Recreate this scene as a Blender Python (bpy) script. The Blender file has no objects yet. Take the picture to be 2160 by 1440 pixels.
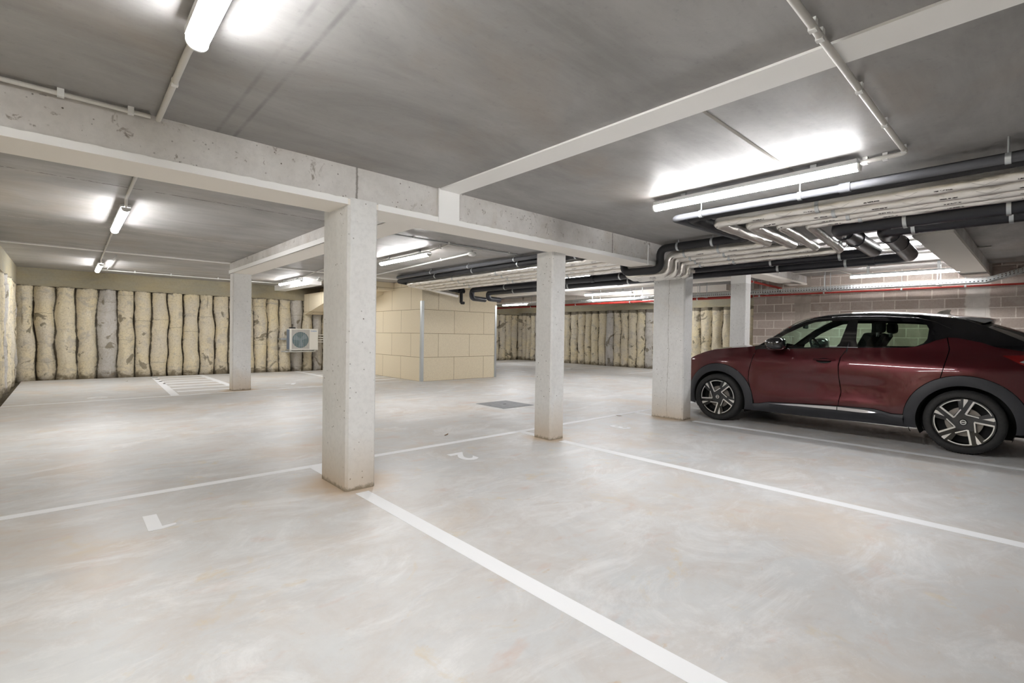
import bpy, bmesh, math, random
from mathutils import Vector, Matrix, noise
from mathutils.geometry import delaunay_2d_cdt
import numpy as np
random.seed(7)
PI = math.pi
scene = bpy.context.scene
COL = scene.collection
# ---------------------------------------------------------------- camera, world, exposure
F_PX, YAW, PITCH, ROLL = 1031.366, math.radians(47.5633), math.radians(-0.7409), math.radians(0.8508)
fw = Vector((math.cos(YAW)*math.cos(PITCH), math.sin(YAW)*math.cos(PITCH), math.sin(PITCH)))
rt = fw.cross(Vector((0, 0, 1))).normalized(); up = rt.cross(fw)
r2 = math.cos(ROLL)*rt + math.sin(ROLL)*up; u2 = -math.sin(ROLL)*rt + math.cos(ROLL)*up
cam_data = bpy.data.cameras.new('camera'); cam = bpy.data.objects.new('camera', cam_data); COL.objects.link(cam)
m3 = Matrix((r2, u2, -fw)).transposed()
cam.matrix_world = Matrix.Translation((0, 0, 1.2)) @ m3.to_4x4()
cam_data.sensor_width = 36; cam_data.lens = F_PX/2160*36; cam_data.clip_start = 0.05
scene.camera = cam
world = bpy.data.worlds.new('world'); scene.world = world; world.use_nodes = True
world.node_tree.nodes['Background'].inputs[0].default_value = (0.02, 0.02, 0.02, 1)
world.node_tree.nodes['Background'].inputs[1].default_value = 0.0
scene.view_settings.view_transform = 'Standard'; scene.view_settings.look = 'None'
scene.view_settings.gamma = 1.0; scene.view_settings.use_curve_mapping = False
scene.view_settings.exposure = 1.40
scene.cycles.max_bounces = 6; scene.cycles.diffuse_bounces = 4; scene.cycles.glossy_bounces = 3
scene.cycles.use_adaptive_sampling = True; scene.cycles.adaptive_threshold = 0.06; scene.cycles.adaptive_min_samples = 12
scene.cycles.use_light_tree = False; scene.cycles.transparent_max_bounces = 8; scene.cycles.caustics_reflective = False; scene.cycles.caustics_refractive = False
scene.cycles.sample_clamp_indirect = 6.0
LAMP_STRENGTH = 40.0
LAMP_COLOR = (0.985, 0.98, 0.985)
ZA, ZB = 2.45, 2.57      # ceiling height over the front bays / everywhere else

# ---------------------------------------------------------------- helpers
def link(o, parent=None):
    COL.objects.link(o)
    if parent is not None: o.parent = parent
    return o
def tag(o, label=None, cat=None, group=None, kind=None):
    if label: o['label'] = label
    if cat: o['category'] = cat
    if group: o['group'] = group
    if kind: o['kind'] = kind
    return o
def empty(name, loc=(0, 0, 0), rz=0.0, label=None, cat=None, group=None):
    o = bpy.data.objects.new(name, None); o.empty_display_size = 0.1
    o.location = loc; o.rotation_euler = (0, 0, rz)
    link(o); return tag(o, label, cat, group)
def obj(name, verts, faces, mat=None, parent=None, smooth=False, origin=None):
    """mesh from lists; with a parent the vertices are taken in the parent's space"""
    me = bpy.data.meshes.new(name)
    if origin is not None:
        verts = [(v[0]-origin[0], v[1]-origin[1], v[2]-origin[2]) for v in verts]
    me.from_pydata([tuple(v) for v in verts], [], faces); me.update()
    if smooth: me.polygons.foreach_set('use_smooth', [True]*len(me.polygons))
    o = bpy.data.objects.new(name, me)
    if origin is not None: o.location = origin
    if mat is not None: me.materials.append(mat)
    return link(o, parent)
class MB:
    def __init__(s): s.v = []; s.f = []; s.uv = []
    def add(s, v, f):
        b = len(s.v); s.v += [tuple(x) for x in v]; s.f += [tuple(b+i for i in q) for q in f]; return s
    def box(s, a, b):
        x0, y0, z0 = [min(p, q) for p, q in zip(a, b)]; x1, y1, z1 = [max(p, q) for p, q in zip(a, b)]
        return s.add([(x0,y0,z0),(x1,y0,z0),(x1,y1,z0),(x0,y1,z0),(x0,y0,z1),(x1,y0,z1),(x1,y1,z1),(x0,y1,z1)],
                     [(0,3,2,1),(4,5,6,7),(0,1,5,4),(1,2,6,5),(2,3,7,6),(3,0,4,7)])
    def cyl(s, p, q, r, n=16, r2=None, cap=True):
        p, q = Vector(p), Vector(q); d = (q-p).normalized(); a = d.orthogonal().normalized(); b = d.cross(a)
        r2 = r if r2 is None else r2
        v = [p+(a*math.cos(t)+b*math.sin(t))*r for t in [2*PI*i/n for i in range(n)]] + [q+(a*math.cos(t)+b*math.sin(t))*r2 for t in [2*PI*i/n for i in range(n)]]
        f = [(i, (i+1) % n, n+(i+1) % n, n+i) for i in range(n)]
        if cap: f += [tuple(range(n))[::-1], tuple(range(n, 2*n))]
        return s.add(v, f)
    def prism(s, pts, axis, a, b):
        """polygon pts in the plane normal to axis (0/1/2), extruded from a to b"""
        n = len(pts)
        def mk(p, t):
            l = [p[0], p[1]]; l.insert(axis, t); return tuple(l)
        v = [mk(p, a) for p in pts] + [mk(p, b) for p in pts]
        return s.add(v, [tuple(range(n))[::-1], tuple(range(n, 2*n))] + [(i, (i+1) % n, n+(i+1) % n, n+i) for i in range(n)])
    def lathe(s, prof, c, axis, n=48):
        """prof: list of (radius, offset along axis)"""
        ax = Vector(axis).normalized(); a = ax.orthogonal().normalized(); b = ax.cross(a); c = Vector(c)
        v = []; m = len(prof)
        for i in range(n):
            t = 2*PI*i/n
            for r, o in prof: v.append(c + ax*o + (a*math.cos(t)+b*math.sin(t))*r)
        f = [(i*m+j, i*m+j+1, ((i+1) % n)*m+j+1, ((i+1) % n)*m+j) for i in range(n) for j in range(m-1)]
        return s.add(v, f)
    def build(s, name, mat=None, parent=None, smooth=False, bevel=0.0, origin=None, fix=True):
        o = obj(name, s.v, s.f, mat, parent, smooth, origin)
        if fix:
            bm = bmesh.new(); bm.from_mesh(o.data); bmesh.ops.recalc_face_normals(bm, faces=bm.faces); bm.to_mesh(o.data); bm.free()
        if bevel:
            m = o.modifiers.new('bevel', 'BEVEL'); m.width = bevel; m.segments = 2; m.limit_method = 'ANGLE'; m.angle_limit = math.radians(40)
        if smooth:
            try: o.data.set_sharp_from_angle(angle=math.radians(38))
            except Exception: pass
        return o
def box(name, a, b, mat, parent=None, bevel=0.0, world_parent=None):
    return MB().box(a, b).build(name, mat, parent, bevel=bevel)
def round_path(pts, rad, n=7):
    pts = [Vector(p) for p in pts]; out = [pts[0]]
    for i in range(1, len(pts)-1):
        a, b, c = pts[i-1], pts[i], pts[i+1]
        d1 = (a-b); d2 = (c-b); r = min(rad, d1.length*.49, d2.length*.49)
        d1.normalize(); d2.normalize()
        if (d1+d2).length < 1e-3: continue
        p1 = b+d1*r; p2 = b+d2*r
        for k in range(n+1):
            t = k/n
            out.append((1-t)**2*p1 + 2*t*(1-t)*b + t*t*p2)
    out.append(pts[-1]); return out
def tube(name, pts, r, mat, parent=None, elbow=0.12, n=16, wob=0.0, step=None, origin=None, cap=True, rfun=None):
    path = round_path(pts, elbow)
    if step:
        q = [path[0]]
        for a, b in zip(path, path[1:]):
            k = max(1, int((b-a).length/step))
            q += [a.lerp(b, j/k) for j in range(1, k+1)]
        path = q
    v = []; f = []; uvs = []
    t0 = (path[1]-path[0]).normalized(); a = Vector((0, 0, 1)) if abs(t0.z) < .9 else Vector((1, 0, 0))
    a = (a - t0*a.dot(t0)).normalized(); L = 0
    for i, p in enumerate(path):
        t = ((path[min(i+1, len(path)-1)]-path[max(i-1, 0)])).normalized()
        a = (a - t*a.dot(t)).normalized(); b = t.cross(a)
        if i: L += (p-path[i-1]).length
        for k in range(n):
            th = 2*PI*k/n
            rr = (rfun(p) if rfun else r)*(1+wob*noise.noise(Vector((p.x*9+math.cos(th)*2, p.y*9+math.sin(th)*2, p.z*9))))
            v.append(p+(a*math.cos(th)+b*math.sin(th))*rr)
            uvs.append((L, k/n))
    m = len(path)
    for i in range(m-1):
        for k in range(n): f.append((i*n+k, (i+1)*n+k, (i+1)*n+(k+1) % n, i*n+(k+1) % n))
    if cap: f.append(tuple(range(n))); f.append(tuple((m-1)*n+k for k in range(n))[::-1])
    o = obj(name, v, f, mat, parent, True, origin)
    me = o.data; uvl = me.uv_layers.new(name='UVMap')
    for pl in me.polygons:
        ks = [me.loops[li].vertex_index % n for li in pl.loop_indices]
        wrap = (0 in ks) and (n-1 in ks) and pl.loop_total == 4
        for li in pl.loop_indices:
            vi = me.loops[li].vertex_index; u, w = uvs[vi]
            if wrap and vi % n == 0: w = 1.0
            uvl.data[li].uv = (u, w)
    try: me.set_sharp_from_angle(angle=math.radians(50))
    except Exception: pass
    return o
def ip(t, x):
    if x <= t[0][0]: return t[0][1]
    for a, b in zip(t, t[1:]):
        if x <= b[0]: return a[1]+(b[1]-a[1])*(x-a[0])/(b[0]-a[0])
    return t[-1][1]
def sstep(a, b, x):
    t = min(1, max(0, (x-a)/(b-a))); return t*t*(3-2*t)

# ---------------------------------------------------------------- materials
class NT:
    def __init__(s, name):
        s.m = bpy.data.materials.new(name); s.m.use_nodes = True; s.t = s.m.node_tree; s.n = s.t.nodes
        s.b = s.n['Principled BSDF']; s.out = s.n['Material Output']
    def new(s, t, **k):
        n = s.n.new(t)
        for a, b in k.items(): setattr(n, a, b)
        return n
    def L(s, a, b): s.t.links.new(a, b)
    def pos(s):
        return s.new('ShaderNodeNewGeometry').outputs['Position']
    def mapv(s, vec, scale=(1, 1, 1), loc=(0, 0, 0), rot=(0, 0, 0)):
        n = s.new('ShaderNodeMapping'); n.inputs['Scale'].default_value = scale; n.inputs['Location'].default_value = loc; n.inputs['Rotation'].default_value = rot
        s.L(vec, n.inputs['Vector']); return n.outputs[0]
    def noise(s, vec, scale=1, detail=6, rough=.55, dist=0.0):
        n = s.new('ShaderNodeTexNoise'); n.inputs['Scale'].default_value = scale; n.inputs['Detail'].default_value = detail
        n.inputs['Roughness'].default_value = rough; n.inputs['Distortion'].default_value = dist
        s.L(vec, n.inputs['Vector']); return n.outputs['Fac']
    def vor(s, vec, scale=1, feature='F1', rnd=1.0):
        n = s.new('ShaderNodeTexVoronoi', feature=feature); n.inputs['Scale'].default_value = scale
        n.inputs['Randomness'].default_value = rnd
        s.L(vec, n.inputs['Vector']); return n.outputs['Distance']
    def ramp(s, fac, *stops):
        n = s.new('ShaderNodeValToRGB'); e = n.color_ramp.elements
        while len(e) < len(stops): e.new(.5)
        for i, (p, c) in enumerate(stops):
            e[i].position = p; e[i].color = (c, c, c, 1) if isinstance(c, (int, float)) else (*c, 1)
        s.L(fac, n.inputs[0]); return n.outputs[0]
    def mix(s, fac, a, b, mode='MIX'):
        n = s.new('ShaderNodeMix', data_type='RGBA', blend_type=mode)
        for inp, val in ((n.inputs[0], fac), (n.inputs[6], a), (n.inputs[7], b)):
            if hasattr(val, 'is_linked'): s.L(val, inp)
            elif isinstance(val, (int, float)): inp.default_value = val if inp.type == 'VALUE' else (val, val, val, 1)
            else: inp.default_value = (*val, 1)
        return n.outputs[2]
    def math(s, op, a, b=0.0, c=None, clamp=False):
        n = s.new('ShaderNodeMath', operation=op, use_clamp=clamp)
        for i, val in enumerate((a, b) if c is None else (a, b, c)):
            if hasattr(val, 'is_linked'): s.L(val, n.inputs[i])
            else: n.inputs[i].default_value = val
        return n.outputs[0]
    def sep(s, vec):
        n = s.new('ShaderNodeSeparateXYZ'); s.L(vec, n.inputs[0]); return n.outputs
    def comb(s, x, y, z):
        n = s.new('ShaderNodeCombineXYZ')
        for i, val in enumerate((x, y, z)):
            if hasattr(val, 'is_linked'): s.L(val, n.inputs[i])
            else: n.inputs[i].default_value = val
        return n.outputs[0]
    def bump(s, h, strength=.3, dist=.01):
        n = s.new('ShaderNodeBump'); n.inputs['Strength'].default_value = strength; n.inputs['Distance'].default_value = dist
        s.L(h, n.inputs['Height']); s.L(n.outputs[0], s.b.inputs['Normal']); return n.outputs[0]
    def set(s, color=None, rough=None, metal=None, spec=None, coat=None):
        for inp, val in (('Base Color', color), ('Roughness', rough), ('Metallic', metal), ('Specular IOR Level', spec), ('Coat Weight', coat)):
            if val is None: continue
            i = s.b.inputs[inp]
            if hasattr(val, 'is_linked'): s.L(val, i)
            elif isinstance(val, (int, float)) and i.type != 'RGBA': i.default_value = val
            else: i.default_value = (*val, 1)
        return s.m
def plain(name, c, rough=.5, metal=0.0, spec=.5, coat=0.0):
    t = NT(name); return t.set(c, rough, metal, spec, coat)
def gray(v, tint=(1, 1, 1)): return tuple(v*t for t in tint)

def mat_floor():
    t = NT('polished_concrete_floor'); p = t.pos()
    big = t.noise(p, .55, 5, .6, .4); med = t.noise(t.mapv(p, (1, 1.3, 1)), 1.9, 8, .72, .8); fine = t.noise(p, 14, 6, .7)
    c = t.mix(t.ramp(big, (.36, 0), (.62, 1)), (.70, .69, .675), (.60, .615, .62))
    c = t.mix(t.ramp(med, (.42, 0), (.66, .85)), c, (.585, .545, .51))
    streak = t.noise(t.mapv(p, (.9, 2.0, 1), rot=(0, 0, .5)), 1.5, 7, .72, 1.2)
    c = t.mix(t.ramp(streak, (.56, 0), (.74, .55)), c, (.49, .51, .535))
    warm = t.noise(t.mapv(p, loc=(7, 3, 0)), .8, 6, .6, .3)
    c = t.mix(t.ramp(warm, (.53, 0), (.70, .6)), c, (.64, .52, .40))
    red = t.noise(t.mapv(p, (1, 2, 1), loc=(17, 31, 0), rot=(0, 0, .3)), 2.2, 5, .6, .2)
    c = t.mix(t.ramp(red, (.60, 0), (.72, .5)), c, (.62, .44, .36))
    spots = t.noise(t.mapv(p, (1, 2.2, 1), loc=(3, 9, 0)), 9.0, 4, .6, .2)
    c = t.mix(t.ramp(spots, (.66, 0), (.76, .6)), c, (.58, .42, .26))
    pale = t.noise(t.mapv(p, (1, 1.8, 1), loc=(31, 5, 0), rot=(0, 0, -.4)), 1.3, 8, .76, .9)
    c = t.mix(t.ramp(pale, (.50, 0), (.66, .7)), c, (.80, .80, .80))
    yel = t.noise(t.mapv(p, loc=(11, 15, 0)), 2.6, 6, .7, .5)
    c = t.mix(t.ramp(yel, (.60, 0), (.68, .5)), c, (.66, .55, .38))
    c = t.mix(t.ramp(fine, (.25, .16), (.6, 0)), c, (.40, .40, .40))
    # rust-coloured rings of dust round the column feet
    for (cx, cy, rad) in ((1.68, 3.78, .36), (4.22, 3.95, .26), (6.72, 3.8, .34), (2.63, 11.1, .34)):
        d = t.new('ShaderNodeVectorMath', operation='DISTANCE'); t.L(p, d.inputs[0]); d.inputs[1].default_value = (cx, cy, 0)
        dd = t.math('ADD', d.outputs[1], t.math('MULTIPLY', t.math('SUBTRACT', med, .5), .55))
        c = t.mix(t.ramp(dd, (rad*.55, .75), (rad*1.25, 0)), c, (.60, .43, .26))
    # faint dark wet margin along the pile walls
    r = t.ramp(fine, (.2, .34), (.8, .52))
    bl = t.noise(p, 60, 3, .6)
    t.bump(t.math('ADD', t.math('MULTIPLY', fine, .5), bl), .05, .004)
    return t.set(c, r, 0, .45)
def mat_concrete(name, c1, c2, stain=(.42, .34, .25), pits=True, form=(1, 1, 1), rough=.75, sc=1.0, stain_amt=.35, boards=False, marks=False, foot=False):
    t = NT(name); p = t.pos(); q = t.mapv(p, form)
    big = t.noise(q, 1.3*sc, 7, .6, .5); fine = t.noise(p, 22*sc, 6, .7)
    c = t.mix(t.ramp(big, (.35, 0), (.66, 1)), c1, c2)
    st = t.noise(t.mapv(q, loc=(5, 8, 2)), 1.1*sc, 6, .65, .8)
    c = t.mix(t.ramp(st, (.55, 0), (.75, stain_amt)), c, stain)
    c = t.mix(t.ramp(fine, (.30, .22), (.55, 0)), c, tuple(x*.55 for x in c1))
    h = t.math('MULTIPLY', fine, .3)
    if pits:
        v = t.vor(t.mapv(p, loc=(1, 4, 6)), 16*sc); msk = t.noise(p, 3.1, 3, .5)
        pm = t.math('MULTIPLY', t.ramp(v, (.07, 1), (.13, 0)), t.ramp(msk, (.44, 0), (.54, 1)))
        c = t.mix(pm, c, (.16, .14, .12)); h = t.math('SUBTRACT', h, t.math('MULTIPLY', pm, .8))
    if foot:
        sx = t.sep(p)
        dcr = t.math('ABSOLUTE', t.math('ADD', t.math('SUBTRACT', sx[1], 3.79), t.math('MULTIPLY', t.math('SUBTRACT', t.noise(t.mapv(p, (1, 1, 1)), 2.6, 5, .75), .5), .10)))
        on3 = t.math('MULTIPLY', t.math('GREATER_THAN', sx[0], 6.5), t.math('LESS_THAN', sx[0], 6.62))
        c = t.mix(t.math('MULTIPLY', t.math('MULTIPLY', t.ramp(dcr, (.001, 1), (.005, 0)), on3), .65), c, (.22, .19, .15))
        z0 = t.math('ADD', t.sep(p)[2], t.math('MULTIPLY', t.math('SUBTRACT', big, .5), .5))
        c = t.mix(t.ramp(z0, (.05, .55), (.42, 0)), c, (.60, .47, .32))
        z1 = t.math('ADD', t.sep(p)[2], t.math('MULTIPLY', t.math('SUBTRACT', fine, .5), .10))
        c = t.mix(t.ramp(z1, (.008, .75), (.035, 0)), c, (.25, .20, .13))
    if marks:
        mk = t.noise(t.mapv(p, (1, 1, .7), loc=(2, 7, 5)), 11, 4, .7, .6); mm = t.noise(t.mapv(p, loc=(8, 1, 3)), 1.6, 3, .5)
        k = t.math('MULTIPLY', t.ramp(mk, (.60, 0), (.66, .8)), t.ramp(mm, (.40, 0), (.60, 1)))
        c = t.mix(k, c, (.27, .235, .20)); h = t.math('SUBTRACT', h, k)
        x = t.sep(p)[0]
        for xj in (1.63, 4.86):
            d = t.math('ABSOLUTE', t.math('ADD', t.math('SUBTRACT', x, xj), t.math('MULTIPLY', t.math('SUBTRACT', fine, .5), .03)))
            c = t.mix(t.ramp(d, (.004, .75), (.012, 0)), c, (.16, .14, .12))
    if boards:
        z = t.sep(p)[2]; fr = t.math('FRACT', t.math('MULTIPLY', z, 5.0))
        ln = t.ramp(fr, (.0, 1), (.03, 0)); c = t.mix(t.math('MULTIPLY', ln, .3), c, tuple(x*.5 for x in c1))
    t.bump(h, .35, .01)
    return t.set(c, rough, 0, .3)
def mat_ceiling(name='smooth_slab_concrete', base=.235, joints=(), lines=()):
    t = NT(name); p = t.pos()
    a = t.noise(t.mapv(p, (.7, 1.5, 1)), 1.1, 9, .68, .5); b = t.noise(t.mapv(p, (.9, .9, 1), loc=(3, 3, 3)), .9, 6, .65, .6)
    s = t.noise(t.mapv(p, (.35, 7, 1)), 3.5, 6, .65)
    c = t.mix(t.ramp(a, (.35, 0), (.65, 1)), gray(base*1.16, (1, .98, .955)), gray(base*.84, (1, .975, .95)))
    c = t.mix(t.ramp(b, (.50, 0), (.74, .7)), c, gray(base*.92, (1.1, .94, .78)))
    c = t.mix(t.ramp(s, (.42, 0), (.72, .14)), c, gray(base*1.4, (1, .98, .96)))
    f = t.noise(p, 26, 5, .7); c = t.mix(t.ramp(f, (.24, .35), (.42, 0)), c, gray(base*.55))
    y = t.sep(p)[1]
    wig = t.math('MULTIPLY', t.math('SUBTRACT', t.noise(p, 18, 4, .8), .5), .05)
    for j, dark in joints:
        d = t.math('ABSOLUTE', t.math('ADD', t.math('SUBTRACT', y, j), wig))
        br = t.ramp(t.noise(p, 9, 3, .7), (.42, 0), (.5, 1))
        c = t.mix(t.math('MULTIPLY', t.ramp(d, (.006, 1), (.014, 0)), br), c, dark)
    xx = t.sep(p)[0]
    for xj, am in lines:
        d = t.math('ABSOLUTE', t.math('SUBTRACT', xx, xj)); br = t.ramp(t.noise(p, 5, 3, .6), (.35, .15), (.6, 1))
        c = t.mix(t.math('MULTIPLY', t.math('MULTIPLY', t.ramp(d, (.004, 1), (.016, 0)), br), am), c, gray(base*.5))
    t.bump(f, .12, .006)
    r = t.ramp(a, (.3, .42), (.7, .62))
    return t.set(c, r, 0, .4)
def mat_piles():
    t = NT('pile_wall_concrete'); p = t.pos()
    A = t.new('ShaderNodeAttribute', attribute_name='crev').outputs['Fac']; R = t.new('ShaderNodeAttribute', attribute_name='rnd').outputs['Fac']
    big = t.noise(t.mapv(p, (1, 1, .8)), 1.5, 7, .62, .8); med = t.noise(t.mapv(p, (1, 1, 1.3), loc=(4, 1, 7)), 3.6, 8, .68, .7); fine = t.noise(p, 30, 6, .75)
    c = t.mix(t.ramp(big, (.35, 0), (.65, 1)), (.80, .70, .48), (.70, .64, .53))
    c = t.mix(t.ramp(R, (.86, 0), (.88, .9)), c, (.58, .565, .55))
    c = t.mix(t.ramp(R, (.0, .55), (.3, 0)), c, (.82, .74, .55))
    c = t.mix(t.ramp(med, (.53, 0), (.64, .55)), c, (.42, .40, .375))
    c = t.mix(t.ramp(t.noise(t.mapv(p, (1, 1, .35), loc=(9, 2, 3)), 4.2, 6, .6), (.62, 0), (.74, .75)), c, (.88, .84, .74))
    c = t.mix(t.ramp(t.noise(t.mapv(p, loc=(19, 12, 3)), 2.0, 5, .6, 1.2), (.61, 0), (.64, .8)), c, (.20, .17, .12))
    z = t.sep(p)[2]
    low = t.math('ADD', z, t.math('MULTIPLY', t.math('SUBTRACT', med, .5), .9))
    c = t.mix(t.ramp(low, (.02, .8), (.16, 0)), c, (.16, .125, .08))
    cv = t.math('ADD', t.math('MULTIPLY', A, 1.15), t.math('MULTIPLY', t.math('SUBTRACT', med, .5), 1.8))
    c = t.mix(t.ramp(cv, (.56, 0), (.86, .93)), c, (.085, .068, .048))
    c = t.mix(t.ramp(fine, (.3, .6), (.52, 0)), c, (.36, .30, .19))
    c = t.mix(t.ramp(t.math('ADD', z, t.math('MULTIPLY', t.math('SUBTRACT', med, .5), .12)), (2.12/4, 0), (2.15/4, .0)), c, c) if False else c
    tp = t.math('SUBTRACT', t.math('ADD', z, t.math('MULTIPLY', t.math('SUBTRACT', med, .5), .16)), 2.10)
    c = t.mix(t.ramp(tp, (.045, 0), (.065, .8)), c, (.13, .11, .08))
    zc = t.math('FRACT', t.math('ADD', t.math('MULTIPLY', z, .9), t.math('ADD', t.math('MULTIPLY', R, 7.3), t.math('MULTIPLY', med, .10))))
    c = t.mix(t.math('MULTIPLY', t.ramp(zc, (.0, 1), (.014, 0)), t.ramp(R, (.35, 0), (.4, .7))), c, (.14, .12, .08))
    t.bump(t.math('ADD', fine, t.math('MULTIPLY', med, 1.5)), .55, .02)
    return t.set(c, .85, 0, .25)
def mat_blocks():
    t = NT('grey_block_masonry'); p = t.pos(); s = t.sep(p)
    v = t.comb(s[1], s[2], 0.0)
    n = t.new('ShaderNodeTexBrick'); t.L(v, n.inputs['Vector'])
    for k, val in (('Scale', 1.0), ('Mortar Size', .010), ('Mortar Smooth', .25), ('Bias', 0.0), ('Brick Width', .365), ('Row Height', .1805)): n.inputs[k].default_value = val
    n.inputs['Color1'].default_value = (.33, .27, .235, 1); n.inputs['Color2'].default_value = (.42, .355, .315, 1); n.inputs['Mortar'].default_value = (.60, .54, .49, 1)
    big = t.noise(p, 2.3, 6, .6, .8); fine = t.noise(p, 45, 5, .8)
    c = t.mix(t.ramp(big, (.55, 0), (.72, .6)), n.outputs['Color'], (.48, .43, .39))
    c = t.mix(t.ramp(fine, (.3, .4), (.5, 0)), c, (.15, .12, .10))
    # two flush mortared columns in the wall
    wob = t.math('MULTIPLY', t.math('SUBTRACT', t.noise(p, 5, 5, .7), .5), .12)
    for yc, hw, col in ((3.62, .145, (.40, .345, .30)), (.84, .15, (.60, .56, .52))):
        d = t.math('ADD', t.math('ABSOLUTE', t.math('SUBTRACT', s[1], yc)), wob)
        c = t.mix(t.ramp(d, (hw, 1), (hw+.02, 0)), c, t.mix(t.ramp(big, (.4, 0), (.65, 1)), col, tuple(x*.8 for x in col)))
    t.bump(t.math('ADD', t.math('MULTIPLY', fine, .3), t.math('SUBTRACT', 1.0, n.outputs['Fac'])), .5, .01)
    return t.set(c, .9, 0, .2)
def mat_panels():
    t = NT('wood_wool_panels'); p = t.pos(); s = t.sep(p)
    u = t.math('ADD', s[0], s[1])        # runs along either face of the core
    cols = None
    def grid(uu, off):
        n = t.new('ShaderNodeTexBrick'); t.L(t.comb(uu, t.math('ADD', s[2], .0), 0.0), n.inputs['Vector'])
        for k, val in (('Scale', 1.0), ('Mortar Size', .006), ('Mortar Smooth', .1), ('Brick Width', 1.0), ('Row Height', .606)): n.inputs[k].default_value = val
        n.inputs['Color1'].default_value = (.82, .72, .54, 1); n.inputs['Color2'].default_value = (.84, .745, .565, 1); n.inputs['Mortar'].default_value = (.34, .26, .15, 1)
        return n
    nx = t.new('ShaderNodeNewGeometry').outputs['Normal']; nn = t.sep(nx)
    face = t.math('GREATER_THAN', t.math('ABSOLUTE', nn[0]), .5)
    uu = t.math('ADD', t.math('MULTIPLY', face, t.math('SUBTRACT', s[1], .10)), t.math('MULTIPLY', t.math('SUBTRACT', 1.0, face), t.math('SUBTRACT', s[0], .10)))
    g = grid(uu, 0)
    fine = t.noise(p, 70, 5, .8); med = t.noise(p, 2.0, 4, .6); fib = t.noise(t.mapv(p, (1, 1, 2.0)), 38, 4, .9)
    c = t.mix(t.ramp(fine, (.35, .35), (.55, 0)), g.outputs['Color'], (.42, .33, .20))
    c = t.mix(t.ramp(fib, (.55, 0), (.7, .4)), c, (.88, .79, .60))
    c = t.mix(t.ramp(med, (.5, 0), (.75, .3)), c, (.82, .73, .56))
    t.bump(t.math('ADD', fine, t.math('MULTIPLY', g.outputs['Fac'], -2.0)), .4, .008)
    return t.set(c, .9, 0, .2)
def mat_foil(name='aluminium_foil_wrap', printed=True, c0=(.90, .87, .82)):
    t = NT(name); p = t.pos()
    n1 = t.noise(p, 30, 6, .7, .6); n2 = t.noise(t.mapv(p, (1, 1, 1), loc=(3, 3, 3)), 7, 5, .6, 1.0)
    c = t.mix(t.ramp(n2, (.3, 0), (.7, .3)), c0, (.74, .71, .67))
    if printed:
        uv = t.new('ShaderNodeUVMap').outputs[0]; s = t.sep(uv)
        fu = t.math('FRACT', t.math('MULTIPLY', s[0], 2.4)); v = s[1]
        dash = t.math('MULTIPLY', t.ramp(fu, (.0, 0), (.02, 1), (.24, 1), (.26, 0)), t.ramp(t.math('ABSOLUTE', t.math('SUBTRACT', v, .60)), (.014, 1), (.02, 0)))
        brk = t.ramp(t.noise(t.mapv(p, (60, 60, 60)), 1.5, 2, .5), (.42, 0), (.46, 1))
        c = t.mix(t.math('MULTIPLY', dash, brk), c, (.05, .045, .04))
        cross = None
        for sg in (1, -1):
            d = t.math('ABSOLUTE', t.math('SUBTRACT', t.math('ADD', t.math('SUBTRACT', fu, .62), t.math('MULTIPLY', t.math('SUBTRACT', v, .58), sg*1.6)), 0.0))
            lim = t.ramp(t.math('ABSOLUTE', t.math('SUBTRACT', v, .58)), (.09, 1), (.10, 0))
            c = t.mix(t.math('MULTIPLY', t.math('MULTIPLY', t.ramp(d, (.006, 1), (.012, 0)), lim), .55), c, (.2, .18, .16))
    t.bump(t.math('ADD', n1, n2), .32, .012)
    return t.set(c, .30, .88, .5)
def mat_paint():
    t = NT('dark_red_car_paint'); p = t.pos()
    fl = t.noise(p, 900, 2, .5)
    c = t.mix(t.ramp(fl, (.35, 0), (.7, 1)), (.060, .006, .009), (.105, .011, .015))
    t.set(c, .34, .65, .5, 1.0); t.b.inputs['Coat Roughness'].default_value = .03
    return t.m
def mat_glass(name, tint, refl=.9):
    t = NT(name); t.n.remove(t.b)
    tr = t.new('ShaderNodeBsdfTransparent'); tr.inputs[0].default_value = (*tint, 1)
    gl = t.new('ShaderNodeBsdfGlossy'); gl.inputs['Roughness'].default_value = .02; gl.inputs[0].default_value = (refl, refl, refl, 1)
    fr = t.new('ShaderNodeFresnel'); bf = t.new('ShaderNodeNewGeometry').outputs['Backfacing']
    t.L(t.math('SUBTRACT', 1.45, t.math('MULTIPLY', bf, 1.45-1/1.45)), fr.inputs[0])
    mx = t.new('ShaderNodeMixShader'); t.L(fr.outputs[0], mx.inputs[0]); t.L(tr.outputs[0], mx.inputs[1]); t.L(gl.outputs[0], mx.inputs[2])
    t.L(mx.outputs[0], t.out.inputs[0]); return t.m
def mat_emit(name, col, st):
    t = NT(name); t.b.inputs['Emission Color'].default_value = (*col, 1); t.b.inputs['Emission Strength'].default_value = st
    return t.set((.9, .9, .9), .4)
def mat_tread():
    t = NT('steel_tread_plate'); p = t.pos()
    w = t.new('ShaderNodeTexChecker'); w.inputs['Scale'].default_value = 30; t.L(t.mapv(p, rot=(0, 0, .785)), w.inputs['Vector'])
    n = t.noise(p, 12, 5, .7)
    c = t.mix(t.ramp(n, (.3, 0), (.7, 1)), (.25, .255, .265), (.36, .37, .38)); c = t.mix(t.math('MULTIPLY', w.outputs['Fac'], .3), c, (.12, .12, .13))
    t.bump(w.outputs['Fac'], .4, .004)
    return t.set(c, .55, .3, .4)
def mat_tyre():
    t = NT('black_rubber'); p = t.pos(); n = t.noise(p, 40, 4, .7)
    c = t.mix(t.ramp(n, (.3, 0), (.7, 1)), (.020, .020, .021), (.034, .033, .032)); return t.set(c, .72, 0, .4)
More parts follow.
